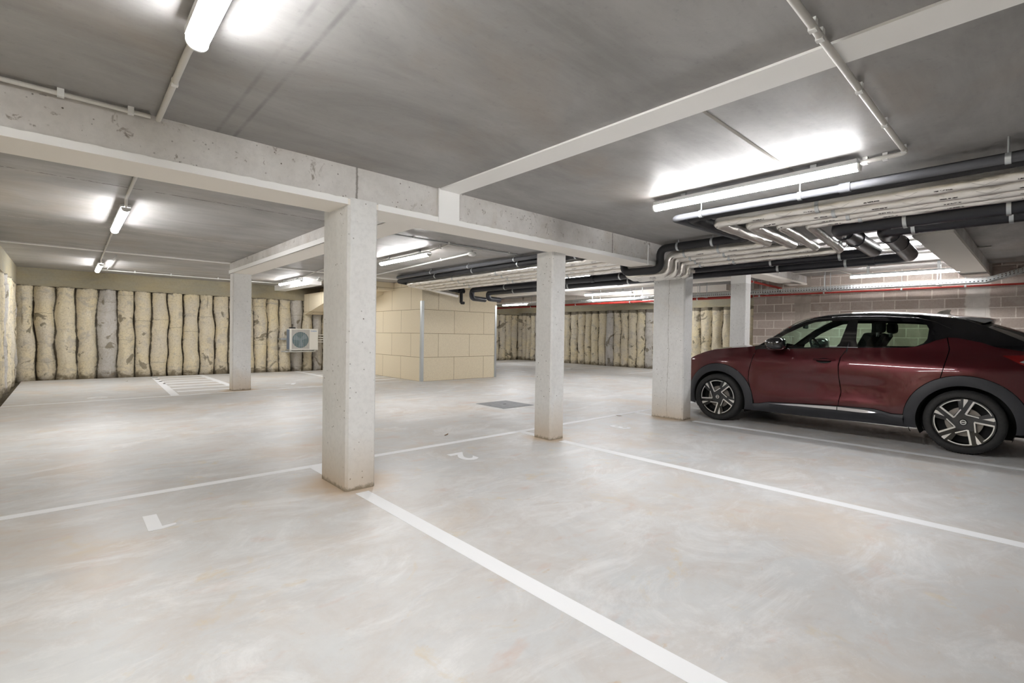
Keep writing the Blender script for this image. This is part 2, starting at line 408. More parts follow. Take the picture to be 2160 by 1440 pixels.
def mat_gutter():
    t = NT('wet_earth'); p = t.pos(); n = t.noise(p, 9, 8, .8, .5)
    c = t.mix(t.ramp(n, (.35, 0), (.65, 1)), (.07, .055, .035), (.24, .20, .14)); t.bump(n, 1.0, .05); return t.set(c, .95, 0, .2)

M = {}
M['floor'] = mat_floor()
M['ceilA'] = mat_ceiling('slab_concrete_front', .33, (), ((.70, .45), (.80, .6)))
M['ceilB'] = mat_ceiling('slab_concrete_back', .37, ((6.02, (.10, .08, .07)), (8.62, (.62, .60, .57)), (13.6, (.10, .08, .07))))
M['beam'] = mat_concrete('rough_beam_concrete', (.76, .74, .72), (.58, .55, .52), (.50, .41, .31), True, (1, 1, 1), .8, 1.3, .55, False, True)
M['column'] = mat_concrete('column_concrete', (.84, .84, .83), (.76, .75, .73), (.72, .62, .50), True, (1, 1, .5), .62, 1.2, .35, False, False, True)
M['cap'] = mat_concrete('capping_beam_concrete', (.44, .38, .25), (.36, .34, .27), (.52, .46, .34), False, (1, 1, 2.5), .85, .9, .5, True)
M['wall'] = mat_concrete('plain_wall_concrete', (.45, .44, .42), (.38, .37, .35))
M['board'] = plain('cream_fire_board', (.92, .875, .81), .8)
M['board_w'] = plain('white_fire_board', (.95, .945, .93), .75)
M['strip'] = plain('white_ceiling_board', (.94, .93, .91), .8)
M['paintline'] = plain('white_floor_paint', (.93, .94, .96), .55)
M['piles'] = mat_piles(); M['blocks'] = mat_blocks(); M['panels'] = mat_panels()
M['foil'] = mat_foil(); M['foil2'] = mat_foil('crumpled_foil', False, (.74, .72, .70))
M['blackpipe'] = plain('black_rubber_insulation', (.018, .018, .020), .6)
M['pvc_black'] = plain('black_plastic_pipe', (.024, .025, .032), .33)
M['pvc_grey'] = plain('grey_plastic_pipe', (.11, .112, .122), .6, 0, .3)
M['zinc'] = plain('galvanised_steel', (.62, .65, .66), .38, .85)
M['zinc2'] = plain('dull_galvanised_steel', (.50, .52, .52), .5, .6)
M['conduit'] = plain('cream_conduit', (.62, .60, .56), .5)
M['white_pl'] = plain('white_plastic', (.80, .80, .78), .4)
M['red'] = plain('red_pipe_paint', (.36, .022, .014), .45)
M['lamp_body'] = plain('grey_lamp_housing', (.55, .55, .55), .5)
M['lamp'] = mat_emit('lit_diffuser', LAMP_COLOR, LAMP_STRENGTH)
M['ac'] = plain('ivory_enamel', (.74, .73, .68), .45); M['ac_fin'] = plain('blue_fins', (.22, .28, .38), .5, .2); M['ac_dark'] = plain('dark_grille', (.08, .16, .18), .5)
M['ac_blade'] = plain('grey_fan_blade', (.16, .24, .28), .5)
M['ac_text'] = plain('blue_print', (.02, .22, .55), .5)
M['tread'] = mat_tread(); M['gutter'] = mat_gutter(); M['tyre'] = mat_tyre()
M['carpaint'] = mat_paint()
M['gloss_black'] = plain('gloss_black', (.008, .008, .009), .12, 0, .5, 1.0)
M['clad'] = plain('matt_black_cladding', (.030, .031, .036), .55)
M['under'] = plain('dark_underbody', (.010, .010, .010), .8)
M['chrome'] = plain('satin_metal', (.62, .62, .66), .28, .9)
M['rim_black'] = plain('gloss_black_rim', (.012, .012, .013), .22, 0, .5, .6)
M['rim_cut'] = plain('machined_rim', (.74, .72, .69), .35, .55)
M['disc'] = plain('brake_steel', (.30, .27, .24), .5, .5)
M['seat'] = plain('black_seat_cloth', (.022, .022, .026), .85)
M['glass_f'] = mat_glass('green_window_glass', (.74, .90, .80)); M['glass_r'] = mat_glass('dark_privacy_glass', (.42, .50, .42)); M['glass_w'] = mat_glass('windscreen_glass', (.76, .90, .82))
M['glass_rear'] = mat_glass('dark_rear_glass', (.10, .12, .10))
M['lens'] = plain('headlight_lens', (.70, .73, .77), .16, .45)
M['gap'] = plain('panel_gap_shade', (.003, .003, .003), 1.0, 0, 0.0); M['tail_red'] = plain('tail_light_red', (.16, .006, .006), .12, 0, .5, .8); M['tail_clear'] = plain('tail_light_clear', (.30, .29, .28), .15)  # near-black gap colour stands in for the shade between body panels
M['leaf'] = plain('dry_leaf', (.20, .12, .06), .9)

# ================================================================ THE SETTING
def struct(name, mb, mat, parent=None, smooth=False, bevel=0):
    o = mb.build(name, mat, parent, smooth, bevel) if isinstance(mb, MB) else mb
    if parent is None: o['kind'] = 'structure'
    return o
# floor slab (stops short of the pile walls; a strip of bare earth shows in the gap)
fl = MB().box((-.72, -.8, -.2), (16.45, 15.5, 0)).box((9.3, 15.5, -.2), (16.45, 17.5, 0))
floor = struct('floor', fl, M['floor'])
struct('floor_gutter', MB().box((-1.3, -.8, -.3), (17.2, 18.2, -.035)), M['gutter'])
# ceiling slabs: lower over the front bays
struct('ceiling', MB().box((-1.2, -1.0, ZA), (6.9, 3.7, 2.8)), M['ceilA'])
struct('ceiling', MB().box((-1.2, 3.7, ZB), (17.2, 18.3, 2.8)).box((6.9, -1.0, ZB), (17.2, 3.7, 2.8)), M['ceilB'])
struct('wall_front', MB().box((-1.2, -1.0, -.3), (12.4, -.8, 2.8)), M['wall'])
struct('wall_right', MB().box((11.9, -1.0, -.3), (12.3, 4.65, 2.8)), M['blocks'])
struct('wall_right_return', MB().box((12.3, 4.45, -.3), (17.2, 4.65, 2.8)), M['blocks'])

def pile_wall(name, bounds, plane, axis, sign, seed, ztop=2.18, zbot=-.12, depth=.19, label=None):
    """bored concrete piles side by side. axis 'x': runs along x at y=plane; sign = direction into the room"""
    rnd = random.Random(seed); us = []; dep = []; cre = []; rn = []
    cols_ = []
    for i, (a, b) in enumerate(zip(bounds, bounds[1:])):
        k = max(9, int(abs(b-a)/.028)); r = rnd.random(); off = rnd.uniform(-.03, .02)
        for j in range(k):
            t = (j+.0)/k; cols_.append((a+(b-a)*t, t, i, r, off, b-a))
    cols_.append((bounds[-1], 0, len(bounds)-2, .3, 0, bounds[-1]-bounds[-2]))
    nz = 44; V = []; F = []; cv = []; rv = []
    for (u, t, i, r, off, wd) in cols_:
        for q in range(nz+1):
            z = zbot + (ztop-zbot)*q/nz
            wob = .07*noise.noise(Vector((i*3.1+seed, z*1.4, 0))) * (1 if 0 < i else .3)
            ws = .060*noise.noise(Vector((round(i+ (0 if t < .5 else 1))*5.7+seed, z*1.7, 4)))
            tt = min(1, max(0, t))
            bul = math.sqrt(max(0, 1-(2*tt-1)**2))
            narrow = .07*max(0, noise.noise(Vector((i*2.3+seed, z*1.1, 9))))
            d = depth*min(1, bul*(1.0)) - narrow*(1-bul) + off + wob*.5
            d += .022*noise.noise(Vector((u*7, z*5, seed))) + .012*noise.noise(Vector((u*19, z*16, seed)))
            if z < .12: d -= (.12-z)*.25*(.5+noise.noise(Vector((u*4, 1, seed))))
            uu = u + ws*math.copysign(1, wd)*(1 if t < .15 or t > .85 else .6)
            V.append((uu, plane+sign*d, z) if axis == 'x' else (plane+sign*d, uu, z))
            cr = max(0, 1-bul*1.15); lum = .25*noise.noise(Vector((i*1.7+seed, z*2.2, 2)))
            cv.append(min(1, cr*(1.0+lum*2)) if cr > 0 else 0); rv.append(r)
    n = len(cols_)
    for a in range(n-1):
        for q in range(nz):
            i0 = a*(nz+1)+q; f = (i0, i0+nz+1, i0+nz+2, i0+1); F.append(f)
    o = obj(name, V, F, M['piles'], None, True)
    bm = bmesh.new(); bm.from_mesh(o.data)
    # make the faces look into the room
    want = Vector((0, sign, 0)) if axis == 'x' else Vector((sign, 0, 0)); bm.normal_update()
    s = sum((f.normal.dot(want) for f in bm.faces))
    if s < 0: bmesh.ops.reverse_faces(bm, faces=bm.faces)
    bm.to_mesh(o.data); bm.free()
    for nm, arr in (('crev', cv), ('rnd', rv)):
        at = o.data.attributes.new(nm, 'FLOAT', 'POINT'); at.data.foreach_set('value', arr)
    o['kind'] = 'structure'; return o
bb = [-1.0, -.87, -.51, -.17, .20, .57, .96, 1.31, 1.65, 2.0, 2.34, 2.7, 3.07, 3.42, 3.77, 4.08, 4.43, 4.76, 5.12, 5.46, 5.78, 6.08, 6.42, 6.8]
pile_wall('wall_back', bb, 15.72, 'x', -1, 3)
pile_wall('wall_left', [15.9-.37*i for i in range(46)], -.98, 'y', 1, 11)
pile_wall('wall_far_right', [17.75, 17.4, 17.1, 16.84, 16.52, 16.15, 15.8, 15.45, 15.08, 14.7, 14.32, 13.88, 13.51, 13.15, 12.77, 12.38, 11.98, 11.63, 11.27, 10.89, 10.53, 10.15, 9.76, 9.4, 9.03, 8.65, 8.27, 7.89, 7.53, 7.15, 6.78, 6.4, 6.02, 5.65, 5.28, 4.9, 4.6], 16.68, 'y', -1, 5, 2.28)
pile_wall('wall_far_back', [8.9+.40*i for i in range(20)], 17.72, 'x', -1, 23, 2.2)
# concrete capping beams on top of the piles
struct('trim_1', MB().box((-1.1, 15.55, 2.17), (6.7, 15.95, 2.60)), M['cap'])
struct('trim_2', MB().box((-1.15, -.8, 2.17), (-.80, 15.55, 2.60)), M['cap'])
struct('trim_3', MB().box((16.5, 4.6, 2.27), (17.0, 17.9, 2.60)), M['cap'])
struct('trim_4', MB().box((8.9, 17.5, 2.19), (16.5, 17.9, 2.60)), M['cap'])

# the panelled core (lift and stair shaft)
core = struct('wall_core', MB().box((6.6, 10.58, -.1), (9.06, 17.9, 2.60)), M['panels'])
struct('trim_5', MB().box((5.95, 12.0, 2.36), (6.6, 15.55, 2.60)), M['panels'])
so = MB().prism([(12.6, 2.30), (15.4, 1.75), (15.5, 1.75), (15.5, 2.36), (12.6, 2.36)], 0, 5.45, 6.6); struct('trim_6', so, M['panels'])

# downstand beams with insulation board under them
def beam(name, a, b, board_z, side=.012, extra=None):
    """a, b: corners of the concrete; the board wraps the underside"""
    o = struct(name, MB().box(a, b), M['beam'])
    x0, y0, z0 = a; x1, y1, z1 = b
    m = MB().box((x0-side, y0-side, z0-.042), (x1+side, y1+side, z0+.0)); w = m.build('soffit_board', M['board'], o)
    return o
b1 = beam('trim_7', (-1.0, 3.55, 2.20), (6.88, 3.87, 2.62), 2.16)
tag(b1, 'long rough concrete beam crossing over the front columns', None)
# ragged white board edge along the lower face of the main beam
def ragged_strip(name, x0, x1, y, z0, z1, mat, parent):
    v = []; f = []; n = int((x1-x0)/.03)
    for i in range(n+1):
        x = x0+(x1-x0)*i/n; j = .006*noise.noise(Vector((x*14, 2, 0)))
        v += [(x, y, z0), (x, y, z1+j), (x, y+.02, z1+j), (x, y+.02, z0)]
    for i in range(n):
        for k in range(3): f.append((i*4+k, i*4+4+k, i*4+5+k, i*4+1+k))
    return obj(name, v, f, mat, parent)
ragged_strip('board_edge', -.9, 1.555, 3.536, 2.158, 2.205, M['board_w'], b1)
ragged_strip('board_edge', 1.80, 6.6, 3.536, 2.158, 2.205, M['board_w'], b1)
box('board_drop', (2.36, 3.532, 2.16), (2.575, 3.55, 2.452), M['board_w'], b1)
b1b = struct('trim_8', MB().box((6.88, 3.55, 2.42), (11.95, 3.87, 2.62)), M['beam']); box('soffit_board', (6.88, 3.54, 2.385), (11.9, 3.88, 2.42), M['board'], b1b)
b2 = beam('trim_9', (2.47, 3.88, 2.40), (2.82, 11.24, 2.62), 2.36)
box('board_edge', (2.452, 3.9, 2.358), (2.472, 11.24, 2.425), M['board_w'], b2)
b3 = beam('trim_10', (8.92, 3.91, 2.32), (9.2, 10.5, 2.62), 2.28)
beam('trim_18', (9.08, 10.5, 2.32), (9.3, 17.8, 2.62), 2.28)
box('column_head_board', (8.932, 3.632, 2.19), (9.153, 3.899, 2.40), M['board_w'], b3)
b4 = beam('trim_11', (6.95, .70, 2.40), (11.95, 1.02, 2.62), 2.36)
struct('trim_12', MB().box((2.37, -.8, 2.438), (2.575, 3.54, 2.46)), M['strip'])
struct('trim_13', MB().box((-.9, 11.08, 2.555), (2.45, 11.2, 2.58)).box((2.83, 11.08, 2.555), (6.5, 11.2, 2.58)), M['strip'])
b5 = struct('trim_14', MB().box((12.35, 5.5, 2.42), (12.6, 17.0, 2.62)), M['board'])
b6 = struct('trim_15', MB().box((9.0, 9.6, 2.44), (16.6, 9.85, 2.62)), M['board'])
b7 = struct('trim_16', MB().box((4.6, 12.7, 2.42), (4.9, 15.6, 2.62)), M['board_w'])
# raised sawn joint between two ceiling slabs
struct('trim_17', MB().box((2.6, 1.29, 2.4485), (4.3, 1.312, 2.46)), plain('slab_joint_mortar', (.30, .28, .25), .9))

# columns
def column(x0, y0, x1, y1, ztop, label, ch=.018):
    pts = [(x0+ch, y0), (x1-ch, y0), (x1, y0+ch), (x1, y1-ch), (x1-ch, y1), (x0+ch, y1), (x0, y1-ch), (x0, y0+ch)]
    cx, cy = (x0+x1)/2, (y0+y1)/2
    o = MB().prism([(p[0], p[1]) for p in pts], 2, -.03, ztop).build('concrete_column', M['column'], origin=(cx, cy, 0))
    return tag(o, label, 'column', None, 'thing')
column(1.56, 3.535, 1.80, 4.015, 2.212, 'thick rectangular concrete column with rusty dust round its foot, between bays 1 and 2')
column(4.10, 3.815, 4.335, 4.085, 2.162, 'slender square concrete column standing between bays 2 and 3')
column(6.605, 3.54, 6.85, 4.055, 2.385, 'wide concrete column in front of the car bonnet, foil wrapped pipes at its top')
column(2.475, 11.0, 2.82, 11.24, 2.36, 'concrete column near the hatched zone by the stained pile wall')
column(8.93, 3.63, 9.155, 3.90, 2.19, 'concrete column behind the car bonnet beside the grey block wall', .012)

# ---------------------------------------------------------------- painted lines and numbers on the floor
def line(a, b, w, label, z=.0012, mat=None):
    """a, b: ends of the centre line"""
    a, b = Vector((*a, 0)), Vector((*b, 0)); d = (b-a).normalized(); n = Vector((-d.y, d.x, 0))*w/2
    q = [a-n, b-n, b+n, a+n]
    m = MB().prism([(p.x, p.y) for p in q], 2, -.0005, z); o = m.build('painted_line', M['paintline'], floor)
    return tag(o, label)
line((-.72, 4.415), (1.56, 4.415), .085, 'white line closing the head of bay 1'); line((1.56, 4.415), (9.3, 4.44), .085, 'white line crossing the heads of bays 2 and 3')
line((1.655, -.8), (1.655, 3.46), .105, 'white line between bays 1 and 2'); line((1.655, 4.02), (1.655, 4.38), .105, 'short white stub behind the thick column')
line((4.195, -.8), (4.195, 3.72), .105, 'white line between bays 2 and 3'); line((4.195, 4.09), (4.195, 4.38), .105, 'short white stub behind the slender column')
line((6.70, -.8), (6.70, 3.42), .10, 'white line beside the parked car'); line((6.70, 4.07), (6.70, 4.40), .10, 'short white stub behind the wide column')
line((9.28, -.8), (9.28, 4.4), .10, 'white line on the far side of the car')
line((-.72, 10.66), (6.3, 11.0), .07, 'long thin white line in front of the far bays')
line((1.50, 10.78), (1.68, 15.45), .13, 'left border of the hatched zone'); line((2.70, 11.3), (2.70, 15.45), .13, 'right border of the hatched zone')
for k in range(7): line((1.62, 11.45+k*.62), (2.64, 11.15+k*.62+.35), .16, None)
line((5.2, 11.2), (5.2, 15.45), .12, None)
for k in range(7): line((5.3, 11.5+k*.6), (6.5, 11.7+k*.6), .12, None)
line((9.2, 11.55), (15.8, 11.9), .08, 'far white line crossing in front of the corner'); line((11.3, 11.6), (11.3, 17.3), .09, None); line((13.8, 11.7), (13.8, 17.3), .09, None)
line((10.0, 15.4), (16.3, 15.4), .09, None); line((13.6, 9.2), (16.3, 9.2), .07, None)
def painted_digit(ch, x, y, w, h, flip=True, label=None):
    if ch == '1':
        pts = [(-.022, -.5), (.022*1.6, -.5), (.022*1.6, .5), (-.03, .5), (-.11, .32), (-.11, .30), (-.03, .36)]
        pts = [(-.055, -.5), (.055, -.5), (.055, .5), (-.055, .5), (-.16, .40), (-.16, .30), (-.055, .34)]
        me = MB().prism([(p[0]*w/.3, p[1]*h) for p in pts], 2, 0, .0015)
        o = me.build('painted_number', M['paintline'], floor)
    else:
        cu = bpy.data.curves.new('n', 'FONT'); cu.body = ch; cu.size = 1; cu.extrude = .0008; cu.align_x = 'CENTER'; cu.align_y = 'CENTER'; cu.offset = .03
        t = bpy.data.objects.new('n', cu); COL.objects.link(t); dg = bpy.context.evaluated_depsgraph_get()
        me = bpy.data.meshes.new_from_object(t.evaluated_get(dg)); bpy.data.objects.remove(t)
        xs = [v.co.x for v in me.vertices]; ys = [v.co.y for v in me.vertices]
        for v in me.vertices:
            v.co.x = (v.co.x-(min(xs)+max(xs))/2)/(max(xs)-min(xs))*w; v.co.y = (v.co.y-(min(ys)+max(ys))/2)/(max(ys)-min(ys))*h
        me.materials.clear(); me.materials.append(M['paintline'])
        o = bpy.data.objects.new('painted_number', me); link(o, floor)
    o.location = (x, y, .0008); o.rotation_euler = (0, 0, PI if flip else 0)
    return tag(o, label)
painted_digit('1', .405, 3.735, .20, .31, True, 'white figure 1 painted in the nearest bay')
painted_digit('2', 2.90, 3.85, .18, .32, True, 'white figure 2 painted between the two front columns')
painted_digit('3', 5.45, 3.81, .15, .30, True, 'white figure 3 painted in front of the wide column')
painted_digit('4', 7.95, 3.9, .16, .30, True)
painted_digit('9', .42, 11.1, .28, .34, False, 'white number painted in the bay by the stained piles')
painted_digit('7', 3.9, 11.75, .25, .34, False)

# ================================================================ THINGS ON THE STRUCTURE
# ---- ceiling lights
def lamp(x, y0, y1, z, label, zc, group=None):
    L = y1-y0; cy = (y0+y1)/2
    t = empty('ceiling_light', (x, cy, z), 0, label, 'ceiling light', group)
    def prof(w, h0, h1, r, n=6):
        pts = [(-w, h0)]
        for k in range(n+1):
            a = PI + (PI/2)*k/n; pts.append((-w+r+r*math.cos(a), h1+r+r*math.sin(a)))
        for k in range(n+1):
            a = 1.5*PI + (PI/2)*k/n; pts.append((w-r+r*math.cos(a), h1+r+r*math.sin(a)))
        pts.append((w, h0)); return pts
    MB().prism(prof(.038, .0, -.042, .034), 1, -L/2+.012, L/2-.012).build('diffuser', M['lamp'], t)
    h = MB().box((-.046, -L/2+.012, .0005), (.046, L/2-.012, .034)); h.build('housing', M['lamp_body'], t, bevel=.006)
    for s in (-1, 1):
        MB().prism(prof(.041, .0, -.045, .036), 1, s*L/2-(.012 if s > 0 else 0), s*L/2+(0 if s > 0 else .012)).build('end_cap', M['white_pl'], t)
        MB().box((-.012, s*L*.32-.02, .034), (.012, s*L*.32+.02, zc-z+.002)).build('mounting_clip', M['zinc2'], t)
    return t
lamp(.395, .78, 2.37, 2.385, 'lit tube light cut by the top edge of the photo, above bay 1', ZA)
lamp(3.955, .87, 2.43, 2.385, 'long lit tube light beside the grey pipe above bays 2 and 3', ZA)
lamp(8.0, .72, 2.25, 2.47, 'lit tube light half hidden above the black pipe elbows', ZB)
lamp(10.90, .98, 2.52, 2.40, 'long lit tube light above the cable tray and the block wall', ZB)
lamp(.47, 6.55, 8.15, 2.48, 'lit tube light nearer of the two beyond the main beam at the left', ZB)
lamp(.52, 12.55, 14.1, 2.48, 'small lit tube light close to the stained pile wall in the far left bay', ZB)
lamp(4.27, 6.65, 8.25, 2.48, 'lit tube light seen between the thick and slender columns', ZB)
lamp(4.27, 12.35, 13.95, 2.48, 'lit tube light above the wall-hung air conditioner', ZB)
lamp(11.06, 7.42, 9.0, 2.40, 'lit tube light above the red pipe between slender and wide columns', ZB)
lamp(13.8, 14.2, 15.7, 2.48, 'far lit tube light right of the panelled core', ZB)
lamp(14.8, 8.3, 9.68, 2.48, 'added tube light, unseen behind the wide column, brightening the far right pile wall', ZB)  # added lamp, hidden by the wide column, to brighten the far pile wall
lamp(8.0, 6.3, 7.8, 2.48, 'lit tube light above the foil wrapped pipes', ZB)

# ---- conduits
def clips_on(parent, pts, r, zc, origin, every=.75, mat=None):
    for p in pts:
        MB().box((p[0]-.018, p[1]-.018, p[2]-r-.006), (p[0]+.018, p[1]+.018, zc)).build('clip', mat or M['conduit'], parent)
def conduit(pts, label, clip_pts=(), r=.0125, zc=ZB, mat=None, elbow=.04, name='conduit', clipmat=None):
    o = tube(name, pts, r, mat or M['conduit'], None, elbow, 12, origin=Vector(pts[0]))
    tag(o, label, 'conduit')
    p0 = Vector(pts[0])
    for p in clip_pts:
        q = Vector(p)-p0
        MB().box((q.x-.014, q.y-.014, q.z-r-.004), (q.x+.014, q.y+.014, zc-p0.z-.0005)).build('clip', clipmat or M['white_pl'], o)
    return o
conduit([(-.8, 3.50, 2.425), (.36, 3.50, 2.425)], 'cream conduit running along the top of the main beam at the left', [(-.02, 3.5, 2.425), (.27, 3.5, 2.425)], zc=ZA)
conduit([(.398, 2.37, 2.41), (.398, 2.6, 2.432), (.40, 3.535, 2.43)], 'cream conduit linking the nearest tube light to the main beam', [(.4, 2.95, 2.432)], zc=ZA, r=.015)
conduit([(-.5, .640, 2.42), (4.02, .64, 2.42), (4.03, .92, 2.42)], 'long cream conduit crossing the pale ceiling strip', [(2.15, .64, 2.42), (2.24, .64, 2.42), (2.85, .64, 2.42), (3.4, .64, 2.42), (3.95, .64, 2.42), (4.03, .75, 2.42), (4.03, .86, 2.42)], zc=ZA, r=.015)
conduit([(.455, 3.9, 2.55), (.46, 6.4, 2.545), (.47, 6.56, 2.49)], 'cream conduit between the main beam and the left tube light', [(.46, 5.2, 2.55)], r=.014)
conduit([(.47, 8.14, 2.5), (.48, 8.5, 2.545), (.51, 12.3, 2.545), (.52, 12.56, 2.50)], 'cream conduit between the two tube lights in the far left bay', [(.49, 10.4, 2.545)], r=.012)
conduit([(.68, 11.3, 2.53), (.69, 14.3, 2.53)], 'thin dark rod beside the farthest left tube light', [(.685, 11.6, 2.53)], r=.006, mat=M['zinc2'])
conduit([(.55, 14.4, 2.535), (4.27, 14.4, 2.535), (4.27, 13.95, 2.51)], 'white conduit high on the pile wall between two tube lights', [(1.2, 14.4, 2.535), (1.9, 14.4, 2.535), (2.9, 14.4, 2.535)], mat=M['white_pl'])
conduit([(3.0, 6.02, 2.55), (5.6, 6.02, 2.55)], 'thin conduit crossing between the thick and slender columns', [(3.6, 6.02, 2.55), (4.2, 6.02, 2.55), (5.4, 6.02, 2.55)], r=.01, mat=M['zinc2'])
conduit([(4.27, 6.64, 2.51), (4.25, 6.1, 2.548), (4.9, 6.1, 2.548)], 'short conduit bringing power to the tube light between the columns', [(4.27, 6.35, 2.53)], r=.01)
conduit([(5.25, 10.4, 2.535), (4.93, 6.5, 2.535)], 'white conduit leading to the round motion sensor', [(5.0, 7.4, 2.535)], r=.014, mat=M['white_pl'])
conduit([(4.0, 9.9, 2.55), (4.27, 12.2, 2.548), (4.27, 12.36, 2.51)], 'thin conduit behind the thick column near the ceiling', [], r=.010)
conduit([(9.6, .55, 2.545), (9.6, 8.5, 2.545)], 'cream conduit on the ceiling beyond the parked car', [(9.6, 1.5, 2.545), (9.6, 2.6, 2.545), (9.6, 3.2, 2.545)], r=.013)
conduit([(10.9, 2.5, 2.44), (10.9, 2.7, 2.53), (10.9, 3.5, 2.53)], 'short conduit at the end of the light over the cable tray', [], r=.011)
# a white vertical conduit on the beam beside the pipe drop
conduit([(5.60, 3.525, 2.40), (5.60, 3.525, 2.14)], 'short upright white conduit on the beam beside the black pipe drop', [], r=.010, mat=M['white_pl'])
# motion sensors
def sensor(x, y, z, zc, label):
    t = empty('motion_sensor', (x, y, z), 0, label, 'sensor')
    MB().lathe([(0, .0), (.068, .0), (.072, -.014), (.066, -.036), (.045, -.054), (0, -.062)], (0, 0, 0), (0, 0, 1), 24).build('dome', M['white_pl'], t, smooth=True)
    MB().cyl((0, 0, 0), (0, 0, zc-z), .018, 12).build('mount', M['white_pl'], t)
sensor(4.90, 6.36, 2.535, ZB, 'round white motion sensor between the thick and slender columns')
sensor(4.66, 12.2, 2.52, ZB, 'round sensor beside the far light just left of the thick column')
sensor(12.9, 8.6, 2.30, ZB, 'small white sensor under the far light near the red pipe')

# ---- pipe runs. every pipe is one object with its clamps and hangers
def pipe(name, pts, r, mat, label, cat='pipe', elbow=.12, clamps=(), zc=None, group=None, wob=0.0, step=None, band=None, collars=(), rfun=None):
    o = tube(name, pts, r, mat, None, elbow, 20, wob, step, origin=Vector(pts[0]), rfun=rfun); tag(o, label, cat, group)
    p0 = Vector(pts[0])
    for c in clamps:
        p = Vector(c[:3])-p0; ax = c[3]; zz = c[4]; r = rfun(Vector(c[:3])) if rfun else r
        d = Vector((0, 1, 0)) if ax == 'y' else Vector((1, 0, 0))
        m = MB().lathe([(r+.001, -.014), (r+.006, -.014), (r+.006, .014), (r+.001, .014)], p, d, 20)
        k = m.build('pipe_clamp', M['zinc'], o, smooth=True)
        if zz: MB().cyl(p+Vector((0, 0, r)), Vector((p.x, p.y, zz-p0.z+.002)), .005, 8).build('hanger_rod', M['zinc'], o)
    for c in collars:
        r = rfun(Vector(c[:3])) if rfun else r
        p = Vector(c[:3])-p0; d = Vector((0, 1, 0)) if c[3] == 'y' else Vector((1, 0, 0)); L = c[4]
        MB().lathe([(r, -L/2), (r+.008, -L/2), (r+.008, L/2), (r, L/2)], p, d, 24).build('pipe_collar', mat, o, smooth=True)
    return o
Y0 = -.79
def run(name, xa, za, ya, xb, zb, r, mat, label, under, xc, zc_, yend, tail, elbow=.12, wob=0, step=None, group=None, clampsA=(), clampsC=(), collars=(), dip=0.0):
    pts = [(xa, Y0, za), (xa, ya, za), (xb, ya, zb)]
    ydrop, yrise = under
    pts += [(xb, ydrop, zb), (xb, ydrop, 2.143-r-dip), (xb, yrise, 2.143-r-dip), (xb, yrise, zc_), (xc, yend, zc_)] + tail
    cl = [(xa, y, za, 'y', ZA) for y in clampsA] + [(xb, y, zb, 'y', ZA) for y in (2.75, 3.2) if y < ydrop-.1 and y > ya+.1] + [(xb+(xc-xb)*(y-yrise)/(yend-yrise), y, zc_, 'y', ZB) for y in clampsC]
    return pipe(name, pts, r, mat, label, 'pipe', elbow, cl, None, group, wob, step, None, collars)
cA = (.18, 1.32, 2.12); cC = (4.9, 6.2, 7.5, 8.8)
pipe('drain_pipe', [(4.22, Y0, 2.316), (4.22, 2.40, 2.316), (5.70, 2.42, 2.36), (5.70, 2.42, ZA+.01)], .029, M['pvc_grey'], 'grey plastic pipe just below the long tube light', elbow=.09, clamps=[(4.22, y, 2.316, 'y', ZA) for y in cA], collars=((4.22, 1.02, 2.316, 'y', .07),))
pipe('drain_pipe', [(5.70, 3.86, 2.50), (5.70, 10.2, 2.50)], .036, M['pvc_grey'], 'grey plastic pipe above the foil pipes beyond the main beam', clamps=[(5.70, y, 2.50, 'y', ZB) for y in cC])
run('insulated_pipe', 4.38, 2.345, 2.32, 5.78, 2.365, .050, M['blackpipe'], 'black insulated pipe dipping under the main beam, ending in a valve', (3.455, 4.02), 5.84, 2.435, 10.44, [(7.585, 10.42, 2.34)], .10, clampsA=(), clampsC=cC)
foils = [
 (4.60, 2.304, 2.16, 5.96, 2.30, .050, 2.37, 10.32, 'thickest foil wrapped pipe, nearest of the foil pipes to the tube light'),
 (4.87, 2.302, 1.96, 6.12, 2.27, .050, 2.33, 10.17, 'second foil wrapped pipe from the tube light, beside the thickest one'),
 (5.09, 2.302, 1.77, 6.26, 2.235, .042, 2.29, 10.035, 'third foil wrapped pipe from the tube light'),
 (5.27, 2.305, 1.57, 6.40, 2.205, .041, 2.25, 9.91, 'fourth foil wrapped pipe, next to the black pipes'),
]
for i, (xa, za, ya, xb, zb, r, zc_, yend, lab) in enumerate(foils):
    run('foil_wrapped_pipe', xa, za, ya, xb, zb, r, M['foil'], lab, (3.43-.012*i, 4.08+.04*i), xb+.06, zc_, yend, [(7.2, yend, zc_-.10)], .075 if i else .11, .13, .014, None, (1.30-.05*i,), (5.6, 7.0, 8.4), dip=.035)
# big black drain pipes: come from behind, cross over with wide elbows, run past the wide column
def big(xa, za, ya, xb, zb, r, yend, tail, lab, cols, rn):
    pts = [(xa, Y0, za), (xa, ya, za), (xb, ya, zb), (xb, yend, zb)] + tail
    cl = [(xa, y, za, 'y', ZA) for y in (.22, .86)] + [(xb, y, zb, 'y', ZB) for y in (1.75, 2.55, 5.0, 6.4, 8.0)]
    return pipe('black_drain_pipe', pts, r, M['pvc_black'], lab, 'pipe', .17, cl, collars=cols, step=.06, rfun=lambda p: r if (p.x < xb-.16 and p.y < ya+.1) else (rn if p.y > ya+.22 or p.x > xb-.04 else r+(rn-r)*min(1, max(0, (p.x-xb+.16)/.12))))
big(5.46, 2.28, 1.38, 7.10, 2.25, .080, 9.2, [(7.10, 9.2, 2.06), (7.62, 9.35, 2.06)], 'thick black drain pipe ending in an elbow at the panelled core', [(5.72, 1.38, 2.275, 'x', .05), (6.15, 1.38, 2.267, 'x', .05), (7.1, 5.6, 2.25, 'y', .09)], .060)
